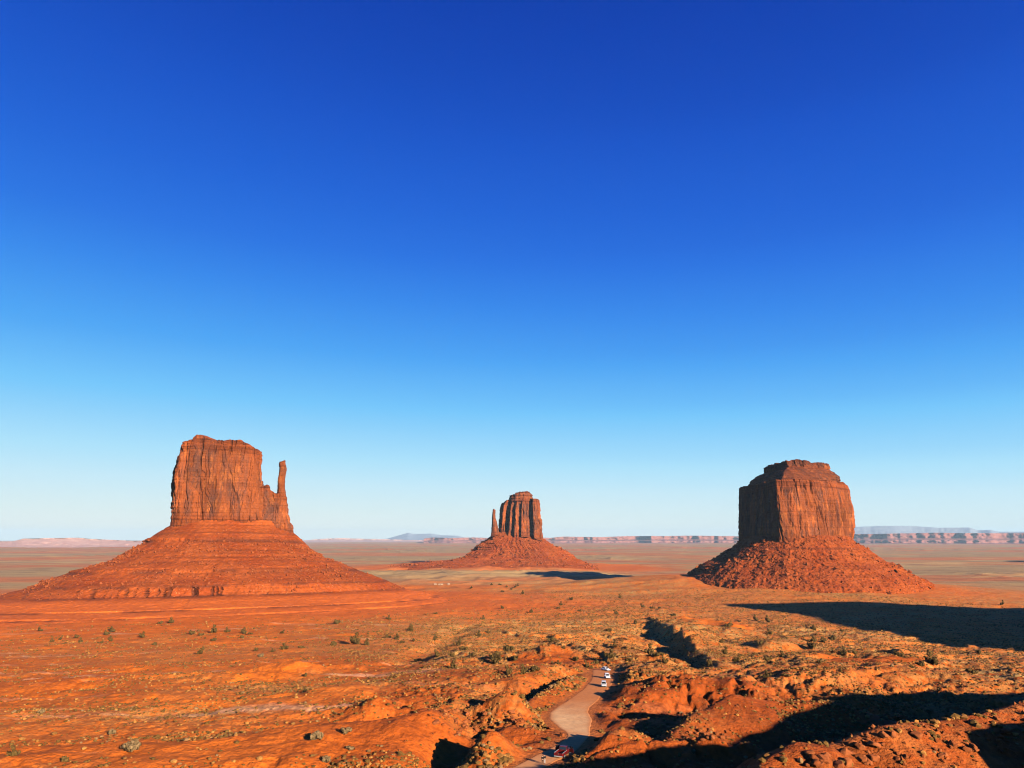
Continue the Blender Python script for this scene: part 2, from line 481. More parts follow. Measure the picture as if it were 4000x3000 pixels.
def cliff_mat(name, base_, varn, fresh, zlo, zhi):
    t = NT(name)
    p = t.pos()
    st = t.noise(t.scale(p, (.055, .055, .0085)), 1.0, 6, .62, .4)
    st2 = t.noise(t.scale(p, (.16, .16, .018)), 1.0, 5, .6)
    bl = t.noise(p, .035, 5, .6)
    c = t.mix(t.ramp(st, [(.46, 0.), (.60, .85)]), base_, varn)
    c = t.mix(t.ramp(t.math('MULTIPLY', bl, st2), [(.27, 0.), (.36, .8)]), c, fresh)
    pan = t.voro(t.scale(p, (.045, .045, .018)), 1.0, 'F1', 'Color')
    c = t.mix(1.0, c, t.ramp(pan, [(.2, (.66, .68, .74)), (.55, (1., 1., 1.)), (.8, (1.16, 1.1, 1.0))]), 'MULTIPLY')
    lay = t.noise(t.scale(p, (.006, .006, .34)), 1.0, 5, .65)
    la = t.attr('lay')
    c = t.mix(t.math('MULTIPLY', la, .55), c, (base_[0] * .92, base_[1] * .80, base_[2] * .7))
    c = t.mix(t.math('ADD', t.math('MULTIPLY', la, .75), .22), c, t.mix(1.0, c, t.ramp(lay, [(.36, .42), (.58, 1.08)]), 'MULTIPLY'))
    fine = t.noise(p, .35, 5, .65)
    c = t.mix(1.0, c, t.ramp(fine, [(.3, .76), (.68, 1.14)]), 'MULTIPLY')
    t.bump(t.math('ADD', fine, t.math('MULTIPLY', lay, .8)), 1.2, .6)
    return t.out(c)
M_CLIFF = cliff_mat('red_cliff_rock', (.27, .068, .019), (.125, .050, .032), (.42, .120, .030), 0, 100)
M_CAP = cliff_mat('cap_rock', (.20, .052, .018), (.11, .037, .02), (.34, .10, .03), 0, 100)
def talus_mat():
    t = NT('talus_rubble')
    p = t.pos()
    a = t.noise(p, .02, 5); b = t.noise(p, .16, 5, .65)
    c = t.mix(t.ramp(a, [(.38, 0.), (.62, 1.)]), (.31, .056, .010), (.37, .080, .016))
    c = t.mix(1.0, c, t.ramp(b, [(.3, .72), (.65, 1.1)]), 'MULTIPLY')
    lay = t.noise(t.scale(p, (.003, .003, .28)), 1.0, 4, .6)
    c = t.mix(1.0, c, t.ramp(lay, [(.36, .80), (.6, 1.05)]), 'MULTIPLY')
    c = t.mix(t.attr('foot'), c, t.mix(t.ramp(b, [(.35, 0.), (.65, 1.)]), (.54, .108, .016), (.66, .145, .022)))
    c = t.mix(t.attr('band'), c, (.13, .032, .012))  # ledge lines: dark rock layers, with the shade under overhangs painted in too
    v = t.voro(p, .30)
    m = t.ramp(t.noise(p, .03, 4, .6), [(.46, 0.), (.62, 1.)])
    spot = t.math('MULTIPLY', t.ramp(v, [(.13, 1.), (.24, 0.)]), m)
    c = t.mix(t.math('MULTIPLY', spot, .75), c, (.50, .22, .09))
    t.bump(t.math('ADD', b, t.math('MULTIPLY', t.math('SUBTRACT', 1.0, v), .5)), 1.5, .7)
    return t.out(c)
M_TALUS = talus_mat()

# ------------------------------------------------------------------ the ground sheet
def build_ground():
    def geo(a, b, k): return np.exp(np.arange(math.log(a), math.log(b), math.log(k)))
    r = np.concatenate([geo(1.2, 62, 1.05), geo(62, 900, 1.0038), geo(900, 4000, 1.006), geo(4000, 60000, 1.03), [60000.]])
    a = np.concatenate([np.arange(-41, 41.001, .072), np.arange(44, 317, 3.0)])
    az = np.radians(a)
    Rg, A = np.meshgrid(r, az, indexing='ij')
    x = Rg * np.sin(A); y = Rg * np.cos(A)
    z = ground(x.ravel(), y.ravel()).reshape(x.shape)
    z = z - (Rg > 60000) * 0
    v = np.stack([x, y, z], -1).reshape(-1, 3)
    f = grid_faces(len(r), len(a), wrap=True)
    v = np.concatenate([v, [[0, 0, -1.75]]])
    X, Y = v[:, 0], v[:, 1]
    rr = np.hypot(X, Y); azd = np.degrees(np.arctan2(X, Y))
    n1 = fbm2(X / 160, Y / 160, 4, 31); n2_ = fbm2(X / 45, Y / 45, 3, 33)
    right = sstep(-14, 2, azd + 6 * n1)
    veg = 1.15 * right * sstep(230, 430, rr + 60 * n1) * (1 - sstep(1700, 2600, rr)) * (.55 + .45 * sstep(-.3, .3, n1))
    veg = veg + (1 - right) * .35 * sstep(-.1, .35, n1 + .5 * n2_) * (1 - sstep(850, 1000, rr)) * sstep(150, 250, rr)
    veg = veg + .25 * sstep(0, .4, n2_) * (rr < 480)
    dw = np.hypot((X - W_C[0]) / 1.5, Y - W_C[1])
    red = 1 - sstep(330, 520, dw + 60 * n1)
    soil = np.maximum(.78 * sstep(0, 8, azd + 5 * n1) * (1 - sstep(230, 330, rr + 40 * n1)), .52 * sstep(-17, -6, azd + 5 * n1) * (1 - sstep(380, 620, rr + 60 * n1)))
    dm = np.hypot(X - M_C[0], Y - M_C[1]); red = np.maximum(red, .8 * (1 - sstep(290, 450, dm + 60 * n1)))
    de = np.hypot((X - E_C[0] + 60) / 1.4, Y - E_C[1]); red = np.maximum(red, .8 * (1 - sstep(420, 650, de + 60 * n1)))
    veg = veg * (1 - .9 * red)
    bare = bare_sand(X, Y)
    veg = veg * (1 - bare)
    scrub = np.clip(veg * .8 + .22, 0, 1) * sstep(120, 200, rr) * (1 - .7 * red)
    far = sstep(1500, 2600, rr) * (1 - red)
    pink = (1 - right) * (1 - sstep(800, 1000, rr)) + .15
    rd = np.full(X.shape, 1e3); m = (rr > 90) & (rr < 460) & (np.abs(azd) < 41)
    rd[m] = road_dist(X[m], Y[m])
    dust = (1 - sstep(-1.0, 4.0, rd + 2.5 * n2_)) * .7
    scrub = scrub * (1 - bare)
    scrub = scrub * sstep(0, 4, rd); veg = veg * sstep(0, 4, rd)
    me = mesh_arrays('ground', v, f, True, dict(soil=soil, veg=veg, red=red, scrub=scrub, far=far, pink=pink, dust=dust))
    c = len(v) - 1; nc = len(a)
    bm = bmesh.new(); bm.from_mesh(me); bm.verts.ensure_lookup_table()
    for j in range(nc):
        fc = bm.faces.new((bm.verts[c], bm.verts[(j + 1) % nc], bm.verts[j])); fc.smooth = True
    bm.to_mesh(me); bm.free()
    o = obj('ground', me, M_GROUND)
    o['kind'] = 'structure'
    return o
GROUND = build_ground()
me = GROUND.data
# make sure the sheet faces up
if me.polygons[50000].normal.z < 0: me.flip_normals()

def build_road():
    t = NT('dirt_road'); p = t.pos()
    a = t.noise(p, .12, 5); b = t.noise(p, .9, 4)
    c = t.mix(t.math('MULTIPLY', t.attr('pale'), t.ramp(a, [(.35, .6), (.6, 1.)])), (.74, .24, .06), (.95, .56, .25))
    c = t.mix(1.0, c, t.ramp(b, [(.3, .88), (.65, 1.04)]), 'MULTIPLY')
    t.bump(b, .15, .4)
    mat = t.out(c)
    s = np.arange(len(ROADL)); ss = np.linspace(0, len(ROADL) - 1, 260)
    ker = np.hanning(25); ker /= ker.sum()
    def sm(a):
        o = np.interp(ss, s, a); return np.convolve(np.pad(o, 12, mode='edge'), ker, 'valid')
    L = np.stack([sm(ROADL[:, 0]), sm(ROADL[:, 1])], -1); Rr = np.stack([sm(ROADR[:, 0]), sm(ROADR[:, 1])], -1)
    w = np.linspace(0, 1, 41)[None, :, None]
    jl = (fbm2(ss * .35, ss * 0 + 3, 4, 71) * .16)[:, None, None]; jr = (fbm2(ss * .35, ss * 0 + 9, 4, 72) * .16)[:, None, None]
    w = (.09 + jl) + w * (.82 - jl - jr)
    P = L[:, None, :] * (1 - w) + Rr[:, None, :] * w
    x, y = P[..., 0].ravel(), P[..., 1].ravel()
    z = ground(x, y) + .06
    e = np.minimum(np.linspace(0, 1, 41), np.linspace(1, 0, 41)); e = np.tile(e[None, :], (260, 1)).ravel()
    z = z - .07 * (e < .01)
    pl = np.interp(ss, [0, 5, 6.5, 8, 11, 12.5, 14, 17, 18], [.1, .1, .6, 1, 1, .5, .35, .5, .5]); pl = np.tile(pl[:, None], (1, 41)).ravel() * sstep(.0, .22, e + .05)
    me = mesh_arrays('dirt_road', np.stack([x, y, z], -1), grid_faces(260, 41), True, dict(pale=pl))
    if me.polygons[100].normal.z < 0: me.flip_normals()
    o = obj('dirt_road', me, mat); o['kind'] = 'structure'
build_road()

# ------------------------------------------------------------------ buttes
class Frame:
    """local frame of a butte: u across the line of sight, v away from the viewer"""
    def __init__(self, c):
        self.c = c; h = np.hypot(*c); self.D = h
        self.vh = c / h; self.uh = np.array((self.vh[1], -self.vh[0]))
    def uz(self, px, py):
        d = ray(px, py)
        t = self.D / (d[0] * self.vh[0] + d[1] * self.vh[1])
        return d[0] * t * self.uh[0] + d[1] * t * self.uh[1], d[2] * t
    def pts(self, l): return np.array([self.uz(*p) for p in l])
    def world(self, u, v, z):
        return np.stack([u * self.uh[0] + v * self.vh[0], u * self.uh[1] + v * self.vh[1], z], -1)

def plan_curve(kind, n, e=4.0, poly=None, rnd=9):
    if kind == 'super':
        a = np.linspace(0, 2 * math.pi, 4000, endpoint=False)
        c, s = np.cos(a), np.sin(a)
        p = np.stack([np.sign(c) * np.abs(c) ** (2 / e), np.sign(s) * np.abs(s) ** (2 / e)], -1)
    else:
        q = np.array(poly + [poly[0]], float)
        seg = np.hypot(*np.diff(q, axis=0).T); cs = np.concatenate([[0], np.cumsum(seg)])
        s = np.linspace(0, cs[-1], 4000, endpoint=False)
        p = np.stack([np.interp(s, cs, q[:, 0]), np.interp(s, cs, q[:, 1])], -1)
        k = np.hanning(rnd * 20 + 1); k /= k.sum(); m = rnd * 10
        p = np.stack([np.convolve(np.concatenate([p[-m:, i], p[:, i], p[:m, i]]), k, 'valid') for i in (0, 1)], -1)
        for i in (0, 1): p[:, i] = (p[:, i] - p[:, i].min()) / (p[:, i].max() - p[:, i].min()) * 2 - 1
    q = np.concatenate([p, p[:1]]); seg = np.hypot(*np.diff(q, axis=0).T); cs = np.concatenate([[0], np.cumsum(seg)])
    s = np.linspace(0, cs[-1], n, endpoint=False)
    return np.stack([np.interp(s, cs, q[:, 0]), np.interp(s, cs, q[:, 1])], -1)

def interp_z(tab, z):
    """tab: array of (value, z), any order"""
    o = np.argsort(tab[:, 1], kind='stable')
    return np.interp(z, tab[o, 1], tab[o, 0])

def rock_disp(u, v, z, sc=1.0, seed=0, slab=3.0, flute=2.0, crack=2.5, strata=.8):
    u = u / sc; v = v / sc; z = z / sc
    a = fbm3(u / 22, v / 22, z / 110, 4, seed)
    st = np.floor(a * 6); fr = a * 6 - st
    sl_ = (st + sstep(.86, 1.0, fr)) / 6 * slab * 2.6
    a2 = fbm3(u / 9, v / 9, z / 26, 3, seed + 17)
    st = np.floor(a2 * 5); fr = a2 * 5 - st
    sl_ = sl_ + (st + sstep(.8, 1.0, fr)) / 5 * slab * .5
    f = fbm3(u / 9, v / 9, z / 70, 4, seed + 30) * flute
    c = 1 - np.abs(fbm3(u / 17, v / 17, z / 160, 3, seed + 60)); c = sstep(.91, 1.0, c) * -crack * (.15 + .85 * sstep(-.25, .15, fbm3(u / 40, v / 40, z / 38, 2, seed + 71)))
    b = fbm3(u / 4.5, v / 4.5, z / 6, 3, seed + 90) * .7
    s = n2(z / 2.6, z * 0 + 3.3, seed + 5) * strata + n2(z / 7, z * 0 + 1.3, seed + 6) * strata
    return (sl_ + f + c + b + s) * sc

def tower(fr, left, right, top, bot, depth, plan, nth=560, nz=220, disp=None, name='cliff', sink=6.0, vshift=0.0, caprings=14, toprough=1.0):
    """left/right silhouettes (px,py), top skyline and bottom line (px,py), depth=(front,back) metres as function tables of height fraction"""
    Lt, Rt, Tt, Bt = fr.pts(left), fr.pts(right), fr.pts(top), fr.pts(bot)
    o = np.argsort(Tt[:, 0]); Tt = Tt[o]; o = np.argsort(Bt[:, 0]); Bt = Bt[o]
    n = len(plan); pu, pv = plan[:, 0], plan[:, 1]
    tt = np.linspace(0, 1, nz)[:, None]
    u0 = (interp_z(Lt, Lt[:, 1].mean()) + interp_z(Rt, Rt[:, 1].mean())) / 2
    hw = (interp_z(Rt, Rt[:, 1].mean()) - interp_z(Lt, Lt[:, 1].mean())) / 2
    u = u0 + hw * pu[None, :] + 0 * tt
    for _ in range(3):
        zt = np.interp(u, Tt[:, 0], Tt[:, 1]); zb = np.interp(u, Bt[:, 0], Bt[:, 1]) - sink
        z = zb + (zt - zb) * tt
        l = interp_z(Lt, z); r = interp_z(Rt, z)
        u = (l + r) / 2 + (r - l) / 2 * pu[None, :]
    dF = np.interp(tt, [0, 1], depth[0]); dB = np.interp(tt, [0, 1], depth[1])
    v = np.where(pv[None, :] < 0, pv[None, :] * dF, pv[None, :] * dB) + vshift
    du = np.roll(u, -1, 1) - np.roll(u, 1, 1); dv = np.roll(v, -1, 1) - np.roll(v, 1, 1)
    ln = np.hypot(du, dv) + 1e-9
    nu, nv = dv / ln, -du / ln
    if disp is not None:
        d = disp(u, v, z)
        d = d - np.percentile(d, 75)
        fade = 1.0
        u = u + nu * d * fade; v = v + nv * d * fade
    rag = fbm2(u / 11 + 40, v / 11, 4, 33); z = z + (np.floor(rag * 5) / 5 * 1.3 + rag * 1.2) * 1.6 * toprough * tt ** 6
    # top rings
    uc, vc = u[-1].mean(), v[-1].mean()
    rows_u, rows_v, rows_z = [u], [v], [z]
    for k in range(1, caprings + 1):
        s = 1 - k / caprings
        s = max(s, .02)
        uu = uc + (u[-1] - uc) * s; vv = vc + (v[-1] - vc) * s
        zz = z[-1] * (s ** .5) + np.interp(uu, Tt[:, 0], Tt[:, 1]) * (1 - s ** .5) + toprough * fbm2(uu / 8, vv / 8, 3, 12) * (1 - s)
        rows_u.append(uu[None]); rows_v.append(vv[None]); rows_z.append(zz[None])
    U, V, Z = np.concatenate(rows_u), np.concatenate(rows_v), np.concatenate(rows_z)
    W = fr.world(U, V, Z).reshape(-1, 3)
    f = grid_faces(U.shape[0], n, wrap=True)
    tr = np.concatenate([tt[:, 0], np.ones(caprings)])
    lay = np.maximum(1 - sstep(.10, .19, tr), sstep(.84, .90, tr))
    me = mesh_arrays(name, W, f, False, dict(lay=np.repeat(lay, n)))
    return me

def talus(fr, left, right, front, back, dip=.04, nth=900, nz=300, seed=0, e=2.3, gully=3.0, rough=1.4, bands=(), crack=None, sink=22.0, foot=(.72, .92), name='talus_slope'):
    Lt, Rt = fr.pts(left), fr.pts(right)
    cpx = 2000 + 0
    def ptab(l):                     # (py, metres)
        return np.array([(m, fr.uz(0.5 * (left[0][0] + right[0][0]), py)[1]) for py, m in l])
    Ft, Bt = ptab(front), ptab(back)
    zt = max(Lt[:, 1].max(), Rt[:, 1].max()); zbm = min(Lt[:, 1].min(), Rt[:, 1].min())
    # spend rows evenly along the slope length
    zz = np.linspace(zt, zbm, 3000)
    ln = np.cumsum(np.hypot(np.gradient(zz), np.gradient(interp_z(Ft, zz)))); ln = ln / ln[-1]
    z1 = np.interp(np.linspace(0, 1, nz), ln, zz)
    plan = plan_curve('super', nth, e)
    pu, pv = plan[None, :, 0], plan[None, :, 1]
    zc = z1[:, None] + 0 * pu
    l, r = interp_z(Lt, z1)[:, None], interp_z(Rt, z1)[:, None]
    fF, fB = interp_z(Ft, z1)[:, None], interp_z(Bt, z1)[:, None]
    u = (l + r) / 2 + (r - l) / 2 * pu
    v = np.where(pv < 0, pv * fF, pv * fB)
    # direction of slope
    cu, cv = (l + r) / 2, 0
    du, dv = u - cu, v - cv; dl = np.hypot(du, dv) + 1e-6
    nu, nv = du / dl, dv / dl
    ang = np.arctan2(pv, pu) + 0 * zc
    depth = np.clip((z1[0] - z1) / 60, 0, 1)[:, None]
    # gullies running downslope: noise on the direction, slowly changing with height
    gsc = (Rt[:, 0].max() - Lt[:, 0].min()) / 60
    g = fbm3(np.cos(ang) * gsc, np.sin(ang) * gsc, zc / 70, 4, seed)
    g = g - .6 * np.abs(fbm3(np.cos(ang) * gsc * 2.2, np.sin(ang) * gsc * 2.2, zc / 90, 3, seed + 9))
    d = g * gully * 2.0 * depth
    d = d + fbm3(u / 70, v / 70, zc / 55, 3, seed + 21) * rough * 7 * depth
    d = d + fbm3(u / 9, v / 9, zc / 6, 4, seed + 3) * rough * 1.6 + fbm3(u / 3, v / 3, zc / 3, 2, seed + 4) * rough * .7
    d = d + n2(zc / 3.0, zc * 0 + seed, seed + 7) * rough * .9 * sstep(-.1, .35, fbm2(u / 60, v / 60 + zc / 25, 3, seed + 8))
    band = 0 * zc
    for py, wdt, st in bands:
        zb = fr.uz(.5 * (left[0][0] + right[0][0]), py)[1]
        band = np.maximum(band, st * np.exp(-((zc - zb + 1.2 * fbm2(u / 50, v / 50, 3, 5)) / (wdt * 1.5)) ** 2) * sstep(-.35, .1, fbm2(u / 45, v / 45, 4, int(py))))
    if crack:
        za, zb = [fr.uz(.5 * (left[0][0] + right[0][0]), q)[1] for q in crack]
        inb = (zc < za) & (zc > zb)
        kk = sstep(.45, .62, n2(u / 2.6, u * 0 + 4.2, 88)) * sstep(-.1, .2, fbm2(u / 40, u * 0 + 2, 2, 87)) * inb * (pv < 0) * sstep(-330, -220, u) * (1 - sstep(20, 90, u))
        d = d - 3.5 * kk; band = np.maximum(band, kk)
    u = u + nu * d; v = v + nv * d
    z = zc + dip * np.maximum(-v, 0)
    z = z + fbm3(u / 5, v / 5, zc / 5, 3, seed + 13) * rough * .5
    z = z - sink * (np.clip((np.linspace(0, 1, nz) - .6) / .4, 0, 1) ** 2)[:, None]
    W = fr.world(u, v, z).reshape(-1, 3)
    return mesh_arrays(name, W, grid_faces(nz, nth, wrap=True), False, dict(band=band.ravel(), foot=(sstep(foot[0], foot[1], np.linspace(0, 1, nz))[:, None] + 0 * zc).ravel()))

def at(o, parent):                      # meshes are in frame-centred coords
    o.location = (0, 0, -parent.location.z)
def c8(l): return [(600 + a / 3.687, 1680 + b / 3.687) for a, b in l]
def cE(l): return [(1750 + a / 3.403, 1900 + b / 3.403) for a, b in l]
def cM(l): return [(2800 + a / 3.16, 1780 + b / 3.16) for a, b in l]

def rubble(me, parent, n, smin, smax, seed, lo=.08, hi=.8, side=None):
    r = np.random.default_rng(seed)
    V = np.empty(len(me.vertices) * 3, np.float32); me.vertices.foreach_get('co', V); V = V.reshape(-1, 3)
    i = (r.uniform(lo, hi, n) ** .9 * len(V)).astype(int)
    P = V[i].astype(float)
    den = fbm2(P[:, 0] / 60, P[:, 1] / 60 + P[:, 2] / 20, 3, seed)
    P = P[(den > r.uniform(-.35, .35, len(P)))]
    k = len(P)
    s = smin + (smax - smin) * r.uniform(0, 1, k) ** 5
    o_ = np.array([(1, 0, 0), (-1, 0, 0), (0, 1, 0), (0, -1, 0), (0, 0, 1), (0, 0, -1), ], float)
    q = o_[None] * s[:, None, None] * r.uniform(.55, 1.25, (k, 6, 1)) + r.normal(0, .22, (k, 6, 3)) * s[:, None, None]
    W = P[:, None, :] + q + np.array([0, 0, .25])[None, None] * s[:, None, None]
    f = np.array([(0, 2, 4), (2, 1, 4), (1, 3, 4), (3, 0, 4), (2, 0, 5), (1, 2, 5), (3, 1, 5), (0, 3, 5)])
    f = (f[None] + (np.arange(k) * 6)[:, None, None]).reshape(-1, 3)
    o = obj('rubble', mesh_arrays('rubble', W.reshape(-1, 3), f, False), M_RUB, parent)
    o['kind'] = 'stuff'; at(o, parent)
t_ = NT('rubble_rock'); p_ = t_.pos()
M_RUB = t_.out(t_.mix(t_.ramp(t_.noise(p_, .12, 4, .6), [(.38, 0.), (.66, 1.)]), (.20, .042, .012), (.37, .10, .030)))
# --- west mitten
fw = Frame(W_C)
wb = thing('butte', 'broad red sandstone butte with a thin thumb spire on its right side', 'butte', (W_C[0], W_C[1], -100), 0)
def at(o, parent):                      # meshes are in frame-centred coords
    o.location = (0, 0, -parent.location.z)
me = talus(fw, left=[(700, 2036), (672, 2052), (623, 2079), (588, 2102), (567, 2111), (564, 2123), (500, 2158), (447, 2191), (353, 2220), (303, 2230), (296, 2240), (276, 2246), (194, 2272), (190, 2279), (118, 2302), (0, 2330), (-150, 2362), (-330, 2400)],
           right=[(1115, 2066), (1143, 2082), (1175, 2114), (1208, 2144), (1264, 2179), (1300, 2191), (1392, 2233), (1480, 2262), (1555, 2297), (1720, 2333), (1900, 2380), (1960, 2400)],
           front=[(2036, 42), (2055, 52), (2111, 92), (2121, 93), (2175, 140), (2229, 190), (2237, 191), (2278, 235), (2284, 237), (2310, 243), (2330, 290), (2342, 325), (2346, 326), (2356, 368), (2360, 369), (2372, 415), (2376, 416), (2386, 470), (2390, 471), (2400, 540)],
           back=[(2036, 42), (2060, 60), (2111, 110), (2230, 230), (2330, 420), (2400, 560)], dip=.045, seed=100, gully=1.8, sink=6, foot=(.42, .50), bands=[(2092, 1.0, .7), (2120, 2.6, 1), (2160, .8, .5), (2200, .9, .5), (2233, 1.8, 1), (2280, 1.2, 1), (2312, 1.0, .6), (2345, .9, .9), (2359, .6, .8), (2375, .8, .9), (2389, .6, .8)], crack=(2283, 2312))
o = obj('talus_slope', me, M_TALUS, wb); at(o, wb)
rubble(me, wb, 16000, .5, 2.8, 1, .08, .40)
me = tower(fw, left=c8([(268, 1360), (270, 1200), (277, 1000), (268, 830), (282, 700), (300, 570), (332, 420), (370, 350), (380, 280), (405, 200), (450, 90)]),
           right=c8([(1640, 1420), (1600, 1100), (1565, 800), (1545, 690), (1537, 540), (1548, 420), (1530, 320), (1500, 280), (1500, 90)]),
           top=c8([(200, 240), (380, 260), (412, 196), (450, 170), (540, 148), (630, 103), (720, 118), (790, 152), (802, 180), (930, 193), (1060, 172), (1250, 190), (1330, 222), (1400, 262), (1500, 288), (1545, 330), (1700, 400)]),
           bot=c8([(200, 1350), (1000, 1378), (1500, 1405), (1860, 1440)]),
           depth=((46, 40), (46, 40)), plan=plan_curve('super', 620, 4.5),
           disp=lambda u, v, z: rock_disp(u, v, z, 1.0, 200, 3.8, 1.5, 4.5, .7))
o = obj('cliff', me, M_CLIFF, wb); at(o, wb)
me = tower(fw, left=c8([(1430, 1410), (1430, 700)]),
           right=c8([(1997, 1480), (1995, 1370), (1970, 1335), (1965, 1300), (1942, 1220), (1940, 1100), (1925, 1000), (1910, 940), (1905, 700)]),
           top=c8([(1400, 880), (1550, 800), (1610, 795), (1662, 826), (1672, 880), (1720, 903), (1760, 928), (1800, 925), (1960, 960)]),
           bot=c8([(1400, 1400), (1860, 1440), (2000, 1475)]),
           depth=((38, 26), (34, 24)), plan=plan_curve('super', 360, 3.2), nz=130,
           disp=lambda u, v, z: rock_disp(u, v, z, .8, 300, 3.0, 2.6, 3.0, .7))
o = obj('shoulder', me, M_CLIFF, wb); at(o, wb)
me = tower(fw, left=c8([(1770, 1100), (1782, 930), (1785, 800), (1795, 680), (1812, 560), (1808, 480), (1826, 448), (1835, 430)]),
           right=c8([(1925, 1100), (1910, 960), (1895, 850), (1890, 700), (1913, 600), (1915, 540), (1899, 512), (1897, 452), (1890, 430)]),
           top=c8([(1780, 470), (1812, 466), (1830, 450), (1895, 450), (1930, 470)]), bot=c8([(1700, 1050), (2000, 1050)]),
           depth=((12, 8), (12, 8)), plan=plan_curve('super', 150, 3), nz=160, caprings=5,
           disp=lambda u, v, z: rock_disp(u, v, z, .45, 320, 1.6, 1.2, 1.5, .8))
o = obj('spire', me, M_CLIFF, wb); at(o, wb)
for ch in wb.children: ch.location.x += 0

# --- east mitten
fe = Frame(E_C)
eb = thing('butte', 'smallest farthest red butte, thin thumb spire on its left side, between the other two', 'butte', (E_C[0], E_C[1], -120), 0)
def tl(l): return [(a, b) for a, b in l]
me = talus(fe, left=[(1935, 2080), (1920, 2094), (1903, 2109), (1876, 2126), (1864, 2133), (1855, 2150), (1832, 2165), (1812, 2178), (1750, 2189), (1600, 2205), (1450, 2225), (1380, 2236)],
           right=[(2105, 2090), (2119, 2103), (2141, 2116), (2173, 2135), (2200, 2150), (2235, 2173), (2273, 2194), (2308, 2209), (2340, 2216), (2420, 2228), (2470, 2236)],
           front=[(2080, 75), (2090, 90), (2120, 140), (2160, 215), (2185, 275), (2190, 280), (2205, 330), (2218, 400), (2236, 560)],
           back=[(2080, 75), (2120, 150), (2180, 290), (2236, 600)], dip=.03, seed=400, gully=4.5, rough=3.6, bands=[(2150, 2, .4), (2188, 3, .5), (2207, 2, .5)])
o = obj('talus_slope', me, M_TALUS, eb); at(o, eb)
rubble(me, eb, 6000, 1.2, 7, 2)
ribs = [(-1, .8), (-1, -.25), (-.86, -.55), (-.55, -.45), (-.50, -.80), (-.34, -.66), (-.26, -.92), (-.05, -.84), (.02, -.98), (.40, -.95), (.46, -.50), (.60, -.92), (.95, -.8), (1, -.2), (1, .8), (.5, 1), (-.5, 1)]
me = tower(fe, left=cE([(665, 640), (668, 600), (685, 470), (690, 430), (700, 330), (715, 260), (745, 195), (760, 150)]),
           right=cE([(1256, 700), (1250, 640), (1245, 520), (1226, 400), (1220, 280), (1211, 190), (1200, 150)]),
           top=cE([(600, 260), (715, 240), (750, 192), (830, 176), (1110, 176), (1180, 180), (1212, 190), (1300, 260)]),
           bot=cE([(600, 640), (760, 620), (900, 632), (1100, 630), (1170, 660), (1260, 690)]),
           depth=((125, 95), (85, 75)), plan=plan_curve('poly', 620, poly=ribs, rnd=4), sink=14,
           disp=lambda u, v, z: rock_disp(u, v, z, 1.5, 500, 2.6, 3.2, 5.0, .6))
o = obj('cliff', me, M_CLIFF, eb); at(o, eb)
me = tower(fe, left=cE([(812, 220), (815, 130), (820, 60)]), right=cE([(1125, 220), (1120, 125), (1108, 60)]),
           top=cE([(800, 132), (815, 128), (880, 118), (900, 95), (960, 84), (1075, 77), (1110, 98), (1140, 120)]), bot=cE([(800, 190), (1140, 185)]),
           depth=((70, 60), (55, 45)), vshift=-18, plan=plan_curve('super', 260, 3), nz=60,
           disp=lambda u, v, z: rock_disp(u, v, z, 1.1, 530, 4, 3, 4, 2.0))
o = obj('cap_rock', me, M_CAP, eb); at(o, eb)
me = tower(fe, left=cE([(578, 670), (588, 560), (598, 400), (606, 330), (614, 300)]),
           right=cE([(690, 670), (678, 560), (655, 465), (640, 430), (637, 380), (642, 325), (632, 300)]),
           top=cE([(590, 340), (607, 322), (622, 309), (640, 322), (660, 450), (690, 475)]), bot=cE([(570, 660), (700, 620)]),
           depth=((30, 16), (30, 16)), vshift=-95, plan=plan_curve('super', 160, 2.6), nz=120, caprings=5,
           disp=lambda u, v, z: rock_disp(u, v, z, .8, 560, 2.0, 1.5, 1.5, .6))
o = obj('spire', me, M_CLIFF, eb); at(o, eb)

# --- merrick butte
fm = Frame(M_C)
mb = thing('butte', 'massive flat-topped red butte without a spire, its left face in deep shadow', 'butte', (M_C[0], M_C[1], -110), 0)
me = talus(fm, left=[(2905, 2105), (2887, 2122), (2863, 2141), (2832, 2158), (2800, 2182), (2777, 2193), (2722, 2228), (2688, 2252), (2660, 2276), (2630, 2300)],
           right=[(3315, 2100), (3331, 2114), (3391, 2152), (3454, 2193), (3515, 2222), (3578, 2254), (3618, 2276), (3650, 2300)],
           front=[(2100, 180), (2114, 212), (2160, 258), (2200, 298), (2240, 340), (2262, 368), (2280, 400), (2300, 450)],
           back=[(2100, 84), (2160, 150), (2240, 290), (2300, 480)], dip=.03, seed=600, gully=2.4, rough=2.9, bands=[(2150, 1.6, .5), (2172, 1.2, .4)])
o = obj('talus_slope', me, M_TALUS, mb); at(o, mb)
rubble(me, mb, 7000, .5, 3.8, 3, .05, .86); rubble(me, mb, 260, 2.5, 9.0, 13, .12, .80)
mp = [(-1, .5), (-.60, -.25), (-.20, -1.0), (.05, -.98), (.45, -.72), (.8, -.42), (1, -.1), (.9, .4), (.3, 1), (-.4, 1), (-.9, .6)]
me = tower(fm, left=cM([(215, 1095), (210, 960), (220, 600), (224, 380), (230, 300)]),
           right=cM([(1675, 1075), (1670, 800), (1655, 640), (1620, 500), (1595, 390), (1570, 335), (1540, 300)]),
           top=cM([(190, 378), (226, 376), (400, 366), (820, 372), (860, 366), (1500, 345), (1570, 345), (1700, 380)]),
           bot=cM([(190, 1090), (820, 1080), (930, 1055), (1300, 1040), (1690, 1060)]),
           depth=((225, 215), (190, 185)), plan=plan_curve('poly', 700, poly=mp, rnd=4), sink=12,
           disp=lambda u, v, z: rock_disp(u, v, z, 1.15, 700, 3.0, 2.4, 4.0, .5))
o = obj('cliff', me, M_CLIFF, mb); at(o, mb)
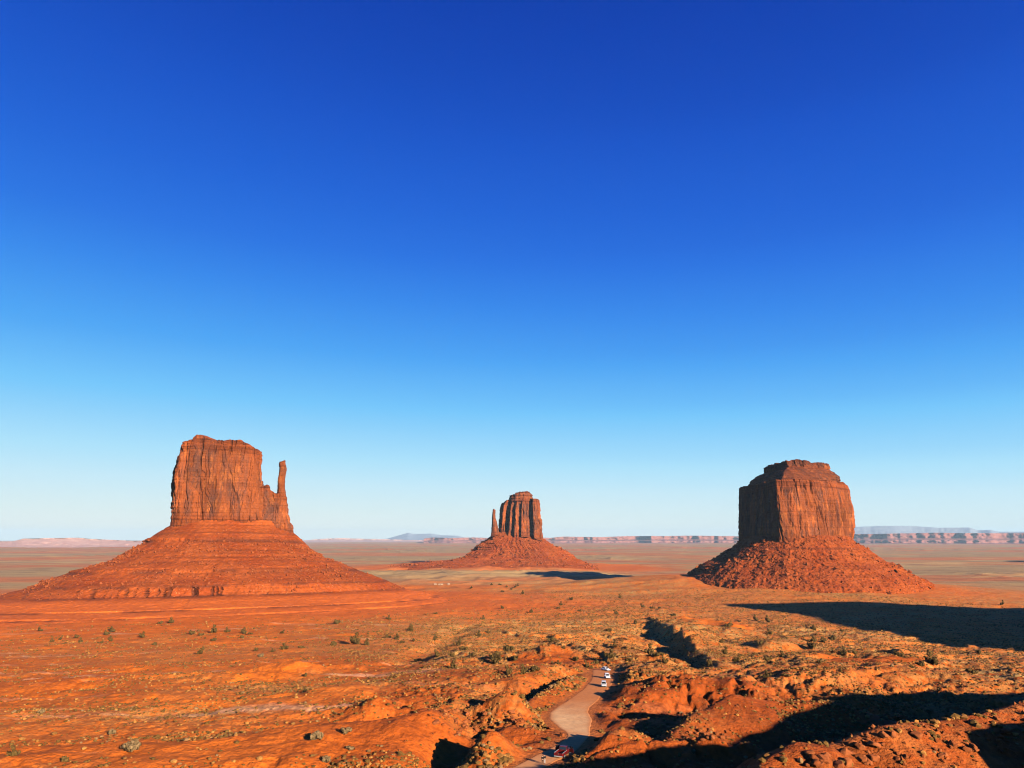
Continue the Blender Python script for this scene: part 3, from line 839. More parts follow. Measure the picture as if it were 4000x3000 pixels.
me = tower(fm, left=cM([(345, 400), (368, 340), (402, 280), (500, 222), (595, 180), (630, 130)]),
           right=cM([(1560, 400), (1525, 310), (1522, 268), (1460, 220), (1385, 172), (1340, 130)]),
           top=cM([(300, 178), (1700, 165)]), bot=cM([(300, 370), (1700, 330)]),
           depth=((185, 95), (170, 110)), plan=plan_curve('poly', 500, poly=mp, rnd=4), nz=90,
           disp=lambda u, v, z: rock_disp(u, v, z, .8, 730, 1.5, 2.5, 1.5, 2.2))
o = obj('upper_ledges', me, M_CAP, mb); at(o, mb)
me = tower(fm, left=cM([(560, 215), (545, 170), (538, 140), (545, 80)]),
           right=cM([(1370, 215), (1388, 170), (1390, 150), (1372, 100), (1370, 80)]),
           top=cM([(500, 140), (600, 123), (750, 105), (850, 95), (1010, 84), (1060, 93), (1370, 108), (1400, 120)]), bot=cM([(500, 195), (1450, 195)]),
           depth=((80, 72), (100, 95)), plan=plan_curve('poly', 400, poly=mp, rnd=4), nz=50,
           disp=lambda u, v, z: rock_disp(u, v, z, .8, 760, 4.0, 3.0, 3.5, 1.5))
o = obj('cap_rock', me, M_CAP, mb); at(o, mb)
# butte meshes are in frame-centred world coords relative to (c.x, c.y, 0)

# ------------------------------------------------------------------ far mesas and mountains
def skyline_strip(name, pts, dist, base_z, prof, amp, seed, mat, back=2500, step=3.0, nper=1500, smooth=False, crag=0.0, lowpy=None):
    """escarpment: crest follows pts (px,py) at about dist metres; prof = [(outward metres, height fraction)]"""
    P = np.array(pts, float)
    px = np.arange(P[0, 0], P[-1, 0], step)
    py = np.interp(px, P[:, 0], P[:, 1])
    d = np.array([ray(a, b) for a, b in zip(px, py)])
    h = np.hypot(d[:, 0], d[:, 1])
    s = np.cumsum(np.hypot(*np.diff(d[:, :2] / h[:, None], axis=0, prepend=d[:1, :2] / h[:1, None]).T)) * dist
    off = (np.abs(fbm2(s / nper, s * 0 + seed, 5, seed)) * 2 - .5) * amp
    dirs = d[:, :2] / h[:, None]
    rows = []
    nprof = []
    for i in range(len(prof) - 1):
        a, b = prof[i], prof[i + 1]
        for t in np.linspace(0, 1, 7)[:-1]: nprof.append((a[0] + (b[0] - a[0]) * t, a[1] + (b[1] - a[1]) * t))
    nprof.append(prof[-1])
    top = d[:, 2] / h * dist
    for o_, f_ in nprof:
        zz = base_z + (top - base_z) * f_
        rr = dist + off - o_ - crag * fbm2(s / 120, zz / 40, 3, seed + 3) * (1 if 0 < f_ < 1 else .3)
        if o_ < 0: rr = dist - o_ + 0 * off
        zz = zz + crag * .05 * fbm2(s / 90, zz / 20 + o_ / 90, 3, seed + 5)
        rows.append(np.stack([dirs[:, 0] * rr, dirs[:, 1] * rr, zz], -1))
    V = np.concatenate(rows)
    me = mesh_arrays(name, V, grid_faces(len(rows), len(px)), smooth)
    return obj(name, me, mat)
def far_mat(name, a, b, c_, sc=.004):
    t = NT(name); p = t.pos()
    n = t.noise(t.scale(p, (sc, sc, sc * 8)), 1.0, 5, .6)
    c = t.mix(t.ramp(n, [(.4, 0.), (.6, 1.)]), a, b)
    n2_ = t.noise(t.scale(p, (sc * 2, sc * 2, sc)), 1.0, 5, .6)
    c = t.mix(t.ramp(n2_, [(.5, 0.), (.66, .7)]), c, c_)
    return t.out(c)
M_FAR = far_mat('hazed_red_rock', (.27, .105, .09), (.31, .13, .10), (.22, .09, .085))  # red rock shifted to pink, distance haze painted into the colour
M_FARP = far_mat('hazed_pale_rock', (.52, .31, .26), (.56, .35, .29), (.46, .26, .22))  # paler and pinker than the rock itself, standing in for thicker haze
M_MOUNT = far_mat('hazed_mountain_rock', (.27, .33, .40), (.32, .37, .42), (.24, .30, .38), .001)  # bluish grey of the far air painted into the mountain colour

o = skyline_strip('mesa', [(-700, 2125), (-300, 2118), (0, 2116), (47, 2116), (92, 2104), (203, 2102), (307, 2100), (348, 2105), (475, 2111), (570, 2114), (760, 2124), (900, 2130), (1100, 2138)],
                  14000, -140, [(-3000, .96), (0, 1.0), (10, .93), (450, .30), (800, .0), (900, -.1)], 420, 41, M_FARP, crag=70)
tag(o, 'long low pale pink mesa on the horizon, left of the nearest butte', 'mesa')
o = skyline_strip('mesa', [(1655, 2104), (1690, 2099), (1760, 2102), (1850, 2099), (1920, 2102), (2060, 2098), (2150, 2101), (2200, 2096), (2350, 2098), (2450, 2094), (2600, 2094), (2700, 2092), (2890, 2095),
                           (3100, 2092), (3300, 2086), (3400, 2086), (3560, 2083), (3650, 2081), (3760, 2083), (3900, 2083), (4050, 2082), (4500, 2084), (5200, 2090)],
                  22000, -140, [(-4000, 1.0), (0, 1.0), (40, .55), (420, .36), (480, .12), (1000, .0), (1100, -.1)], 600, 47, M_FAR, nper=1500, crag=80, smooth=True)
tag(o, 'long banded red escarpment stretching along the horizon to the right', 'mesa')
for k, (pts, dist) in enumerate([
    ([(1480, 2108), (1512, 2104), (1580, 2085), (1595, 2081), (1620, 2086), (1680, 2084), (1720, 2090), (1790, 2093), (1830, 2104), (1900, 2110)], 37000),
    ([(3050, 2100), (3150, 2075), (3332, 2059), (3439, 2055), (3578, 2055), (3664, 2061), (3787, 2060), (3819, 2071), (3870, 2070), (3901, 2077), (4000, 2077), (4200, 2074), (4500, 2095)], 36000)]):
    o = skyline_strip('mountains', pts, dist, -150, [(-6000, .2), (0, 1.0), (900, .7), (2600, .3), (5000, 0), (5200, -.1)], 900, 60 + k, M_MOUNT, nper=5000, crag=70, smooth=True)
    o['kind'] = 'structure'

# low pale rise between the left butte and the far one
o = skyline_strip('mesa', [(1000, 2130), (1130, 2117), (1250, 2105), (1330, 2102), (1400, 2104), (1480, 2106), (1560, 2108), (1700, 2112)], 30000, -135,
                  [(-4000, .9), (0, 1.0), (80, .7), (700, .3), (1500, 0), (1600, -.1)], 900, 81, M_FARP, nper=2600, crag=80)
tag(o, 'faint low mesa on the horizon between the left and middle buttes', 'mesa')

# mesas outside the frame to the right, whose shadows cross the plain
def off_mesa(cx, cy, a, b, rot, zt, zb, seed, label):
    th = np.linspace(0, 2 * math.pi, 260, endpoint=False)
    rows = []
    lev = [(0, zt, 0.02), (0, zt, .5), (0, zt, 1.0), (3, zt - 4, 1.0)] + [(3 + 5 * t, zt - 4 - (zt - zb) * .55 * t, 1.0) for t in np.linspace(0.05, 1, 24)] + [(8 + (zt - zb) * .45 * 1.6 * t, zt - 4 - (zt - zb) * (.55 + .45 * t), 1.0) for t in np.linspace(.05, 1.1, 16)]
    for o_, z, s in lev:
        x = np.cos(th); y = np.sin(th)
        k = 3.2
        rr = 1 / (np.abs(x / a) ** k + np.abs(y / b) ** k) ** (1 / k)
        rr = rr * (1 + .05 * fbm2(x * 3, y * 3, 3, seed)) + o_ + fbm3(x * 14, y * 14, x * 0 + z / 40, 4, seed) * 5
        X = x * rr * s; Y = y * rr * s
        rows.append(np.stack([cx + X * math.cos(rot) - Y * math.sin(rot), cy + X * math.sin(rot) + Y * math.cos(rot), z + 0 * X + fbm2(X / 30, Y / 30, 3, seed) * 2], -1))
    me = mesh_arrays('mesa', np.concatenate(rows), grid_faces(len(rows), 260, True), False)
    o = obj('mesa', me, M_CLIFF)
    return tag(o, label, 'mesa')
def ridge_mesa(prof, l0, label):
    # long wall-like mesa: prof = (distance across the sun's path, top height)
    P = np.array(prof, float); w = np.arange(P[0, 0], P[-1, 0], 4.0); H = np.interp(w, P[:, 0], P[:, 1])
    k = np.hanning(7); k /= k.sum(); H = np.convolve(np.pad(H, 3, mode='edge'), k, 'valid')
    zb = base(w * .8, w * .6) - 8
    rows = []
    for dl, f in ((-40, 0), (-26, .1), (-16, .35), (-6, .45), (0, .75), (3, 1.0), (30, 1.0), (70, 1.0), (110, 1.0), (118, .5), (150, .35), (200, 0)):
        n_ = fbm2(w / 40, w * 0 + f * 3, 4, 17) * 9 * (f < 1)
        z = zb + (H - zb) * f + fbm2(w / 25, w * 0 + dl / 25, 3, 19) * 1.5
        l = l0 + dl * (.4 + .6 * np.clip((H - zb) / 120, 0, 1)) + n_
        rows.append(np.stack([w * .8 + l * .6, w * .6 - l * .8, z], -1))
    me = mesh_arrays('mesa', np.concatenate(rows), grid_faces(len(rows), len(w)), False)
    return tag(obj('mesa', me, M_CLIFF), label, 'mesa')
ridge_mesa([(600, -80), (640, -45), (684, -18), (706, -4), (787, 15), (862, 41), (950, 66), (980, 92), (1000, 124), (1041, 118), (1111, 104), (1204, 91), (1290, 62), (1333, 42), (1417, 27), (1700, 20), (1900, -60)], 0.0,
           'dark mesa beyond the right edge whose shadow crosses the grassy plain')
off_mesa(3750, 3500, 420, 260, R(20), 120, -135, 13, 'distant mesa beyond the right edge shading the far plain')
#OBJECTS-BEGIN
# ------------------------------------------------------------------ plants
def leaf_mat(name, a, b):
    t = NT(name, .8, .15); p = t.pos()
    n = t.noise(p, 1.7, 3, .6)
    n2_ = t.noise(p, 9.0, 2, .6)
    c = t.mix(t.ramp(n, [(.35, 0.), (.65, 1.)]), a, b)
    return t.out(t.mix(1.0, c, t.ramp(n2_, [(.3, .6), (.7, 1.15)]), 'MULTIPLY'))
M_JUN = leaf_mat('juniper_leaves', (.105, .064, .016), (.17, .10, .026))
M_DRY = leaf_mat('dry_shrub_leaves', (.20, .13, .055), (.30, .19, .085))
M_BARK = plain('grey_bark', (.16, .11, .07), .9, .1)
def crown_mesh(name, seed, n=420, flat=.62):
    r = np.random.default_rng(seed)
    k = 9
    cc = r.normal(0, .42, (k, 3)); cc[:, 2] = np.abs(cc[:, 2]) * .8 + .32
    cr_ = r.uniform(.30, .52, k)
    V, Fc = [], []
    for i in range(n):
        j = r.integers(k)
        d = r.normal(0, 1, 3); d /= np.linalg.norm(d)
        p = cc[j] + d * cr_[j] * r.uniform(.55, 1.05)
        p[2] = max(p[2] * flat / .62, .06)
        a = r.normal(0, 1, 3); a /= np.linalg.norm(a); b = np.cross(a, d); b /= np.linalg.norm(b) + 1e-6; a = np.cross(d, b)
        s = r.uniform(.08, .17)
        m = len(V)
        for sx, sy in ((-1, -.6), (1, -.6), (.7, .7), (-.6, .8)):
            V.append(p + a * sx * s + b * sy * s + d * r.uniform(-.05, .05))
        Fc.append((m, m + 1, m + 2, m + 3))
    V = np.array(V); V[:, :2] /= 1.0
    return mesh_arrays(name, V, np.array(Fc), False)
def trunk_mesh(seed):
    r = np.random.default_rng(seed); bm = bmesh.new()
    for k in range(5):
        a = r.uniform(0, 6.28); p = Vector((0, 0, -.12)); rad = .075
        d = Vector((math.cos(a) * .5, math.sin(a) * .5, 1.0))
        prev = None
        for s in range(5):
            ring = [bm.verts.new(p + Vector((math.cos(q) * rad, math.sin(q) * rad, 0))) for q in (0, 1.257, 2.513, 3.77, 5.026)]
            if prev:
                for i in range(5): bm.faces.new((prev[i], prev[(i + 1) % 5], ring[(i + 1) % 5], ring[i]))
            prev = ring; p = p + d * .2; rad *= .72
            d = (d + Vector((r.normal(0, .3), r.normal(0, .3), .1))).normalized()
    me = bpy.data.meshes.new('trunk'); bm.to_mesh(me); bm.free()
    return me
CROWNS = [crown_mesh('crown', 50 + i, 420, f) for i, f in enumerate((.62, .55, .72, .5))]
TRUNKS = [trunk_mesh(80 + i) for i in range(3)]
for m_ in CROWNS: m_.materials.append(M_JUN)
DRYC = [crown_mesh('crown', 70 + i, 300, f) for i, f in enumerate((.5, .42))]
for m_ in DRYC: m_.materials.append(M_DRY)
for m_ in TRUNKS: m_.materials.append(M_BARK)

def r4(l): return [(a / 1.58, 2300 + b / 1.58, s) for a, b, s in l]
def r5(l): return [(1300 + a / 1.58, 2300 + b / 1.58, s) for a, b, s in l]
def r6(l): return [(2600 + a / 1.58, 2300 + b / 1.58, s) for a, b, s in l]
def r2(l): return [(1200 + a / 1.475, 1850 + b / 1.475, s) for a, b, s in l]
# (x, y, crown width in photo pixels of that crop)
SH_LEFT = r4([(245, 262, 38), (475, 303, 34), (500, 332, 34), (620, 337, 32), (680, 325, 34), (660, 285, 40), (325, 325, 32), (955, 347, 36), (880, 303, 36),
              (1240, 288, 36), (1400, 268, 34), (1495, 302, 30), (1745, 275, 30), (1580, 382, 34), (1680, 390, 26), (1860, 365, 40), (1240, 405, 44), (1885, 540, 34), (1880, 635, 34), (1545, 280, 26), (375, 315, 24), (1265, 308, 22)])
SH_MID = r5([(475, 260, 52), (340, 302, 36), (395, 310, 42), (140, 342, 60), (205, 347, 44), (425, 334, 38), (630, 317, 36), (735, 420, 40), (955, 272, 34), (1120, 440, 58),
             (1080, 525, 50), (1350, 325, 70), (1720, 425, 60), (1825, 447, 40), (1045, 122, 24), (1225, 148, 36), (930, 190, 28), (525, 445, 44), (640, 420, 44), (500, 325, 30), (1600, 492, 30)])
SH_RIGHT = r6([(390, 232, 60), (555, 197, 46), (455, 205, 30), (975, 330, 38), (1035, 315, 56), (915, 255, 50), (1090, 264, 26), (640, 282, 40), (345, 330, 36), (370, 405, 44), (630, 447, 56),
               (720, 420, 60), (1520, 487, 28), (955, 460, 30), (1165, 400, 48), (1100, 402, 50), (1890, 520, 56), (445, 450, 60), (270, 465, 50), (620, 545, 50), (745, 540, 50), (2080, 100, 40), (1930, 400, 40)])
SH_FAR = r2([(1060, 642, 20), (1110, 642, 26), (1200, 657, 30), (1175, 668, 24), (1240, 692, 26), (1125, 682, 26), (945, 662, 26), (1520, 727, 34), (1460, 757, 24), (1445, 778, 30), (1800, 717, 22),
             (1570, 795, 24), (1990, 777, 24), (2030, 777, 20), (1120, 777, 18), (740, 810, 26), (470, 842, 28), (2110, 820, 40), (1930, 770, 30), (1150, 655, 20), (1215, 648, 18)])
SH_ONE = [
    (*r4([(1060, 212, 46)])[0], 'dark shrub at the foot of the left butte, right one of a close pair'),
    (*r4([(990, 216, 30)])[0], 'small dark shrub at the foot of the left butte, left one of a close pair'),
    (*r4([(690, 268, 42)])[0], 'bushy dark shrub, upper one of two touching shrubs on the left orange flat'),
    (*r4([(1185, 284, 44)])[0], 'wide dark shrub centred below the left butte spire, left end of a short row'),
    (*r4([(1325, 270, 46)])[0], 'dark shrub below the left butte spire, right above another of the same size'),
    (*r4([(1320, 320, 40)])[0], 'dark shrub below the left butte spire, lower of two stacked one above the other'),
    (*r4([(1505, 280, 40)])[0], 'dark shrub right above a smaller one, below the right flank of the left butte'),
    (*r4([(2080, 218, 46)])[0], 'lone dark shrub on the slope right of the left butte talus foot'),
    (*r4([(1755, 372, 52)])[0], 'dark shrub with a black shadow on its left, ending a grassy streak'),
    (*r4([(2060, 350, 48)])[0], 'dark shrub casting a long black shadow to the left along the pale grassy streak'),
    (*r4([(2190, 342, 60)])[0], 'broad dark shrub at the right end of the pale grassy streak'),
    (*r4([(1610, 420, 60)])[0], 'broad low greyish shrub just below the grassy streak'),
    (*r4([(80, 1030, 64)])[0], 'olive shrub standing alone in the bottom left corner'),
    (*r4([(400, 1067, 54)])[0], 'olive shrub near the bottom edge, second from the left corner'),
    (*r4([(800, 1000, 130)])[0], 'widest brown dry shrub on the bare sand near the bottom left edge'),
    (*r4([(255, 768, 60)])[0], 'low grey brown shrub on the left orange flat above the bottom corner'),
    (*r4([(695, 900, 54)])[0], 'low dark shrub on bare sand above the widest brown shrub'),
    (*r4([(2160, 992, 70)])[0], 'brown bush on smooth sand right of the bottom left dune'),
    (*r4([(2010, 1072, 70)])[0], 'brown bush at the bottom edge left of the dark gully'),
    (*r4([(1950, 930, 100)])[0], 'wide pale brown bush on the sand hollow left of the rubble hill'),
    (*r4([(2140, 892, 90)])[0], 'wide pale brown bush just left of the rubble hill'),
    (*r5([(808, 378, 46)])[0], 'upright dark green juniper beside the shadowed gully bank'),
    (*r5([(780, 350, 42)])[0], 'dark juniper directly above the upright one by the gully bank'),
    (*r5([(855, 417, 50)])[0], 'dark juniper below the upright one by the gully bank'),
    (*r5([(898, 292, 38)])[0], 'single dark round juniper on the grass above the gully'),
    (*r5([(1083, 387, 68)])[0], 'large round juniper with a long black shadow on its left, mid plain'),
    (*r5([(1010, 458, 80)])[0], 'tallest large juniper in the centre of the plain, with two crowns'),
    (*r5([(985, 432, 50)])[0], 'juniper crowding the upper left side of the tallest one'),
    (*r5([(740, 492, 50)])[0], 'round dark juniper alone below the gully end'),
    (*r5([(1245, 508, 70)])[0], 'round juniper on the orange slope, right one of a pair left of the road'),
    (*r5([(1175, 522, 52)])[0], 'round juniper on the orange slope, left one of a pair left of the road'),
    (*r5([(1423, 372, 28)])[0], 'small dark juniper alone on the bare orange slope above the road'),
    (*r5([(1390, 467, 36)])[0], 'small round juniper on the bare orange slope left of the three cars'),
    (*r5([(1498, 445, 50)])[0], 'thin leafless looking shrub with a slanting shadow, upper left of the cars'),
    (*r5([(1565, 485, 36)])[0], 'dark shrub at the road edge just left of the farthest white car'),
    (*r5([(1625, 465, 50)])[0], 'round juniper with a slanting shadow right above the farthest white car'),
    (*r5([(1740, 357, 36)])[0], 'round juniper on the grass straight above the three white cars'),
    (*r5([(1705, 264, 34)])[0], 'small dark juniper higher up the grass above the white cars'),
    (*r5([(1745, 158, 42)])[0], 'small leaning juniper far out on the grass above the cars'),
    (*r5([(1870, 218, 42)])[0], 'dark juniper just left of the shadowed dune hollow'),
    (*r5([(1965, 405, 60)])[0], 'broad juniper at the lower left edge of the shadowed dune hollow'),
    (*r5([(2010, 412, 52)])[0], 'juniper half in the shade of the dune hollow'),
    (*r5([(2045, 462, 44)])[0], 'juniper below the shadowed dune hollow'),
    (*r6([(905, 374, 68)])[0], 'darkest round juniper at the left end of the bright red bank'),
    (*r6([(920, 326, 50)])[0], 'round juniper right above the one at the red bank'),
    (*r6([(585, 342, 40)])[0], 'round juniper alone on the grass right of the orange dune'),
    (*r6([(630, 208, 40)])[0], 'round dark juniper under the tip of the great shadow'),
    (*r6([(1440, 417, 66)])[0], 'broad flat juniper on the bank above the smooth orange dune'),
    (*r6([(1650, 467, 90)])[0], 'largest broad dark juniper on the top edge of the smooth orange dune'),
    (*r6([(1580, 477, 54)])[0], 'round juniper left of the largest one on the dune top'),
]
SHN = 0
def add_shrub(px, py, w_px, crop, label, group, parts):
    global SHN
    p = ghit(px, py)
    depth = p[1] * CT + p[2] * ST
    wid = w_px / crop / F * depth
    rad = min(max(wid / 2 * .95, .5), 3.6)
    dry = 'brown' in label or 'grey' in label
    k = SHN; SHN += 1
    cm = (DRYC[k % 2] if dry else CROWNS[k % 4]); tm = TRUNKS[k % 3]
    z = float(ground(np.array([p[0]]), np.array([p[1]]))[0])
    nm = 'dry_shrub' if dry else 'juniper_shrub'
    if parts:
        t = thing(nm, label, 'shrub', (p[0], p[1], z - .05), k * 1.7, group)
        c = obj('crown', cm, None, t); q = obj('trunk', tm, None, t)
        t.scale = (rad, rad, rad * (1.2 + .25 * math.sin(k * 2.1)))
    else:
        o = obj(nm, cm); o.location = (p[0], p[1], z - .1 * rad); o.rotation_euler = (0, 0, k * 1.7)
        o.scale = (rad, rad, rad * (1.15 + .25 * math.sin(k * 2.1)))
        tag(o, label, 'shrub', group)
for px, py, w, lab in SH_ONE: add_shrub(px, py, w, 1.58, lab, 'desert shrubs', True)
for lst, lab, crop in ((SH_LEFT, 'small dark shrub scattered on the orange flat in front of the left butte', 1.58), (SH_MID, 'dark juniper shrub scattered over the grassy middle of the plain, left of the dune hollow', 1.58),
                       (SH_RIGHT, 'dark juniper shrub scattered on the sandy rises between the dune hollow and the great shadow', 1.58), (SH_FAR, 'tiny far shrub on the pale flat in front of the middle butte', 1.475)):
    for px, py, w in lst: add_shrub(px, py, w, crop, lab, 'desert shrubs', False)

# low scrub and grass tufts nobody could count
def build_scrub():
    N = 560000
    r = np.exp(rng.uniform(math.log(70), math.log(1500), N)); a = np.radians(rng.uniform(-39.5, 39.5, N))
    x = r * np.sin(a); y = r * np.cos(a); azd = np.degrees(a)
    n1 = fbm2(x / 160, y / 160, 4, 31); n2_ = fbm2(x / 26, y / 26, 4, 35); n3_ = fbm2(x / 7, y / 7, 2, 36)
    right = sstep(-16, 2, azd + 6 * n1)
    dens = .10 + .55 * right * sstep(200, 420, r) + .35 * sstep(.05, .4, n2_) + .25 * sstep(0, .4, n3_)
    dens *= .35 + .65 * sstep(-.25, .2, n2_)
    dw = np.hypot((x - W_C[0]) / 1.5, y - W_C[1]); dens *= sstep(330, 460, dw) * .9 + .1
    rd = np.full(x.shape, 1e3); m = (r > 90) & (r < 460); rd[m] = road_dist(x[m], y[m])
    emb = (rd > .5) & (rd < 9) & (r < 330)
    dens = np.where(emb, .5 * sstep(.5, 2, rd) * sstep(-.2, .3, n3_ + n2_), dens)
    dens *= .3 + .7 * sstep(105, 160, r)
    dens *= (rd > .8) * (1 - .93 * bare_sand(x, y))
    keep = rng.uniform(0, 1, N) < dens * np.where(emb, .75, .48 + .3 * right)
    x, y, r, emb = x[keep], y[keep], r[keep], emb[keep]
    n = len(x); z = ground(x, y)
    sz = rng.uniform(.16, .44, n) * (1 + .7 * (rng.uniform(0, 1, n) ** 6)) * (1 + .35 * emb) * (1 + 1.3 * sstep(320, 900, r) * rng.uniform(.3, 1, n))
    ht = sz * rng.uniform(.7, 1.25, n)
    th = np.arange(5) / 5 * 2 * math.pi
    V = np.zeros((n, 11, 3))
    jit = rng.uniform(.7, 1.3, (n, 10))
    ph = rng.uniform(0, 6.28, n)[:, None]
    V[:, :5, 0] = np.cos(th + ph) * sz[:, None] * jit[:, :5] * .8; V[:, :5, 1] = np.sin(th + ph) * sz[:, None] * jit[:, :5] * .8; V[:, :5, 2] = -.08
    V[:, 5:10, 0] = np.cos(th + ph + .5) * sz[:, None] * jit[:, 5:]; V[:, 5:10, 1] = np.sin(th + ph + .5) * sz[:, None] * jit[:, 5:]; V[:, 5:10, 2] = ht[:, None] * .55 * jit[:, :5]
    V[:, 10, 2] = ht
    V += np.stack([x, y, z], -1)[:, None, :]
    f = []
    for i in range(5):
        j = (i + 1) % 5
        f += [(i, j, 5 + i), (j, 5 + j, 5 + i), (5 + i, 5 + j, 10)]
    f = (np.array(f)[None] + (np.arange(n) * 11)[:, None, None]).reshape(-1, 3)
    kind = rng.uniform(0, 1, n)
    t = NT('scrub_tufts', .9, .1); p = t.pos()
    k = t.attr('kind')
    c = t.ramp(k, [(0.0, (.42, .18, .040)), (.22, (.46, .21, .050)), (.26, (.24, .108, .027)), (.44, (.27, .118, .030)), (.46, (.14, .070, .016)), (.94, (.19, .10, .024)), (.96, (.30, .17, .07))])
    c = t.mix(1.0, c, t.ramp(t.noise(p, 4.0, 2), [(.3, .7), (.7, 1.15)]), 'MULTIPLY')
    mat = t.out(c)
    me = mesh_arrays('scrub', V.reshape(-1, 3), f, False, dict(kind=np.repeat(kind, 11)))
    o = obj('scrub', me, mat); o['kind'] = 'stuff'
build_scrub()

# ------------------------------------------------------------------ boulders and rubble
def rock_mesh(seed, name='boulder'):
    r = np.random.default_rng(seed)
    bm = bmesh.new(); bmesh.ops.create_icosphere(bm, subdivisions=3, radius=1.0)
    dirs = [Vector(r.normal(0, 1, 3)).normalized() for _ in range(11)]; cut = r.uniform(.55, .9, 11)
    for v in bm.verts:
        d = v.co.normalized(); s = 1.0
        for q, c in zip(dirs, cut):
            t = d.dot(q)
            if t > 1e-3: s = min(s, c / t)
        v.co = d * s
        v.co.z *= .8
    me = bpy.data.meshes.new(name); bm.to_mesh(me); bm.free()
    return me
def rock_mat():
    t = NT('boulder_rock'); p = t.pos()
    a = t.noise(p, .25, 3); b = t.noise(p, 2.2, 4, .6)
    c = t.mix(t.ramp(a, [(.4, 0.), (.6, 1.)]), (.26, .068, .018), (.34, .10, .03))
    c = t.mix(1.0, c, t.ramp(b, [(.3, .7), (.65, 1.1)]), 'MULTIPLY')
    t.bump(b, .12, .6)
    return t.out(c)
M_ROCK = rock_mat()
ROCKS = [rock_mesh(200 + i) for i in range(6)]
for m_ in ROCKS: m_.materials.append(M_ROCK)
BN = 0
def add_rock(px, py, size, label, zoff=0.0):
    global BN
    p = ghit(px, py)
    k = BN; BN += 1
    z = float(ground(np.array([p[0]]), np.array([p[1]]))[0])
    o = obj('boulder', ROCKS[k % 6])
    o.location = (p[0], p[1], z + size * .28)
    o.rotation_euler = (random.uniform(-.4, .4), random.uniform(-.4, .4), random.uniform(0, 6.28))
    o.scale = (size * random.uniform(.8, 1.25), size * random.uniform(.8, 1.2), size * random.uniform(.7, 1.05))
    tag(o, label, 'boulder', 'fallen boulders')
def zone(n, poly, smin, smax, label):
    P = np.array(poly, float); lo, hi = P.min(0), P.max(0); c = 0
    while c < n:
        x, y = random.uniform(lo[0], hi[0]), random.uniform(lo[1], hi[1])
        ins = False; j = len(P) - 1
        for i in range(len(P)):
            if (P[i, 1] > y) != (P[j, 1] > y) and x < (P[j, 0] - P[i, 0]) * (y - P[i, 1]) / (P[j, 1] - P[i, 1]) + P[i, 0]: ins = not ins
            j = i
        if ins:
            add_rock(x, y, smin + (smax - smin) * random.random() ** 2.2, label); c += 1
zone(70, [(1660, 2790), (1790, 2765), (1960, 2790), (1920, 2860), (1780, 2880), (1690, 2850)], .30, .95, 'angular red boulder in the rubble field on the slope left of the road bend')
zone(34, [(1950, 2770), (2030, 2790), (2200, 2850), (2195, 2890), (2100, 2870), (1990, 2830)], .30, .9, 'red rock in the bank of rubble below the pale road bend')
zone(60, [(3130, 2905), (3420, 2870), (3700, 2840), (3950, 2800), (3990, 2900), (3700, 2960), (3300, 2990), (3150, 2985)], .28, .75, 'red boulder on the lit rocky knoll in the bottom right corner')
zone(22, [(3150, 2970), (3420, 2960), (3430, 3000), (3150, 3000)], .35, .8, 'big rounded red boulder at the bottom edge of the lit rocky knoll')
zone(26, [(2610, 2860), (2790, 2845), (2860, 2890), (2700, 2895), (2610, 2890)], .3, .9, 'red boulder in the row at the foot of the gravelly hill, right of the road')
zone(22, [(2690, 2780), (2860, 2735), (3000, 2745), (2900, 2810), (2720, 2850)], .2, .5, 'small stone on the lit gravelly hillside right of the road')
zone(18, [(3270, 2660), (3480, 2660), (3480, 2700), (3300, 2700)], .22, .42, 'pale stone on the dull apron of the smooth orange dune')

def build_stones():
    N = 60000; r_ = np.random.default_rng(77)
    r = np.exp(r_.uniform(math.log(72), math.log(420), N)); a = np.radians(r_.uniform(-39, 39.5, N))
    x = r * np.sin(a); y = r * np.cos(a)
    d = sstep(.02, .35, fbm2(x / 22, y / 22, 4, 141)) * (.25 + .75 * sstep(-6, 6, np.degrees(a)))
    rd = np.full(x.shape, 1e3); m = r > 90; rd[m] = road_dist(x[m], y[m])
    k = (r_.uniform(0, 1, N) < d * .6) & (rd > 1)
    x, y = x[k], y[k]; n = len(x); z = ground(x, y)
    s = .07 + .30 * r_.uniform(0, 1, n) ** 4
    o_ = np.array([(1, 0, 0), (-1, 0, 0), (0, 1, 0), (0, -1, 0), (0, 0, 1), (0, 0, -1)], float)
    q = o_[None] * s[:, None, None] * r_.uniform(.55, 1.25, (n, 6, 1)) + r_.normal(0, .22, (n, 6, 3)) * s[:, None, None]
    W = np.stack([x, y, z + s * .3], -1)[:, None, :] + q
    f = np.array([(0, 2, 4), (2, 1, 4), (1, 3, 4), (3, 0, 4), (2, 0, 5), (1, 2, 5), (3, 1, 5), (0, 3, 5)])
    f = (f[None] + (np.arange(n) * 6)[:, None, None]).reshape(-1, 3)
    o = obj('loose_stones', mesh_arrays('loose_stones', W.reshape(-1, 3), f, False), M_ROCK); o['kind'] = 'stuff'
build_stones()

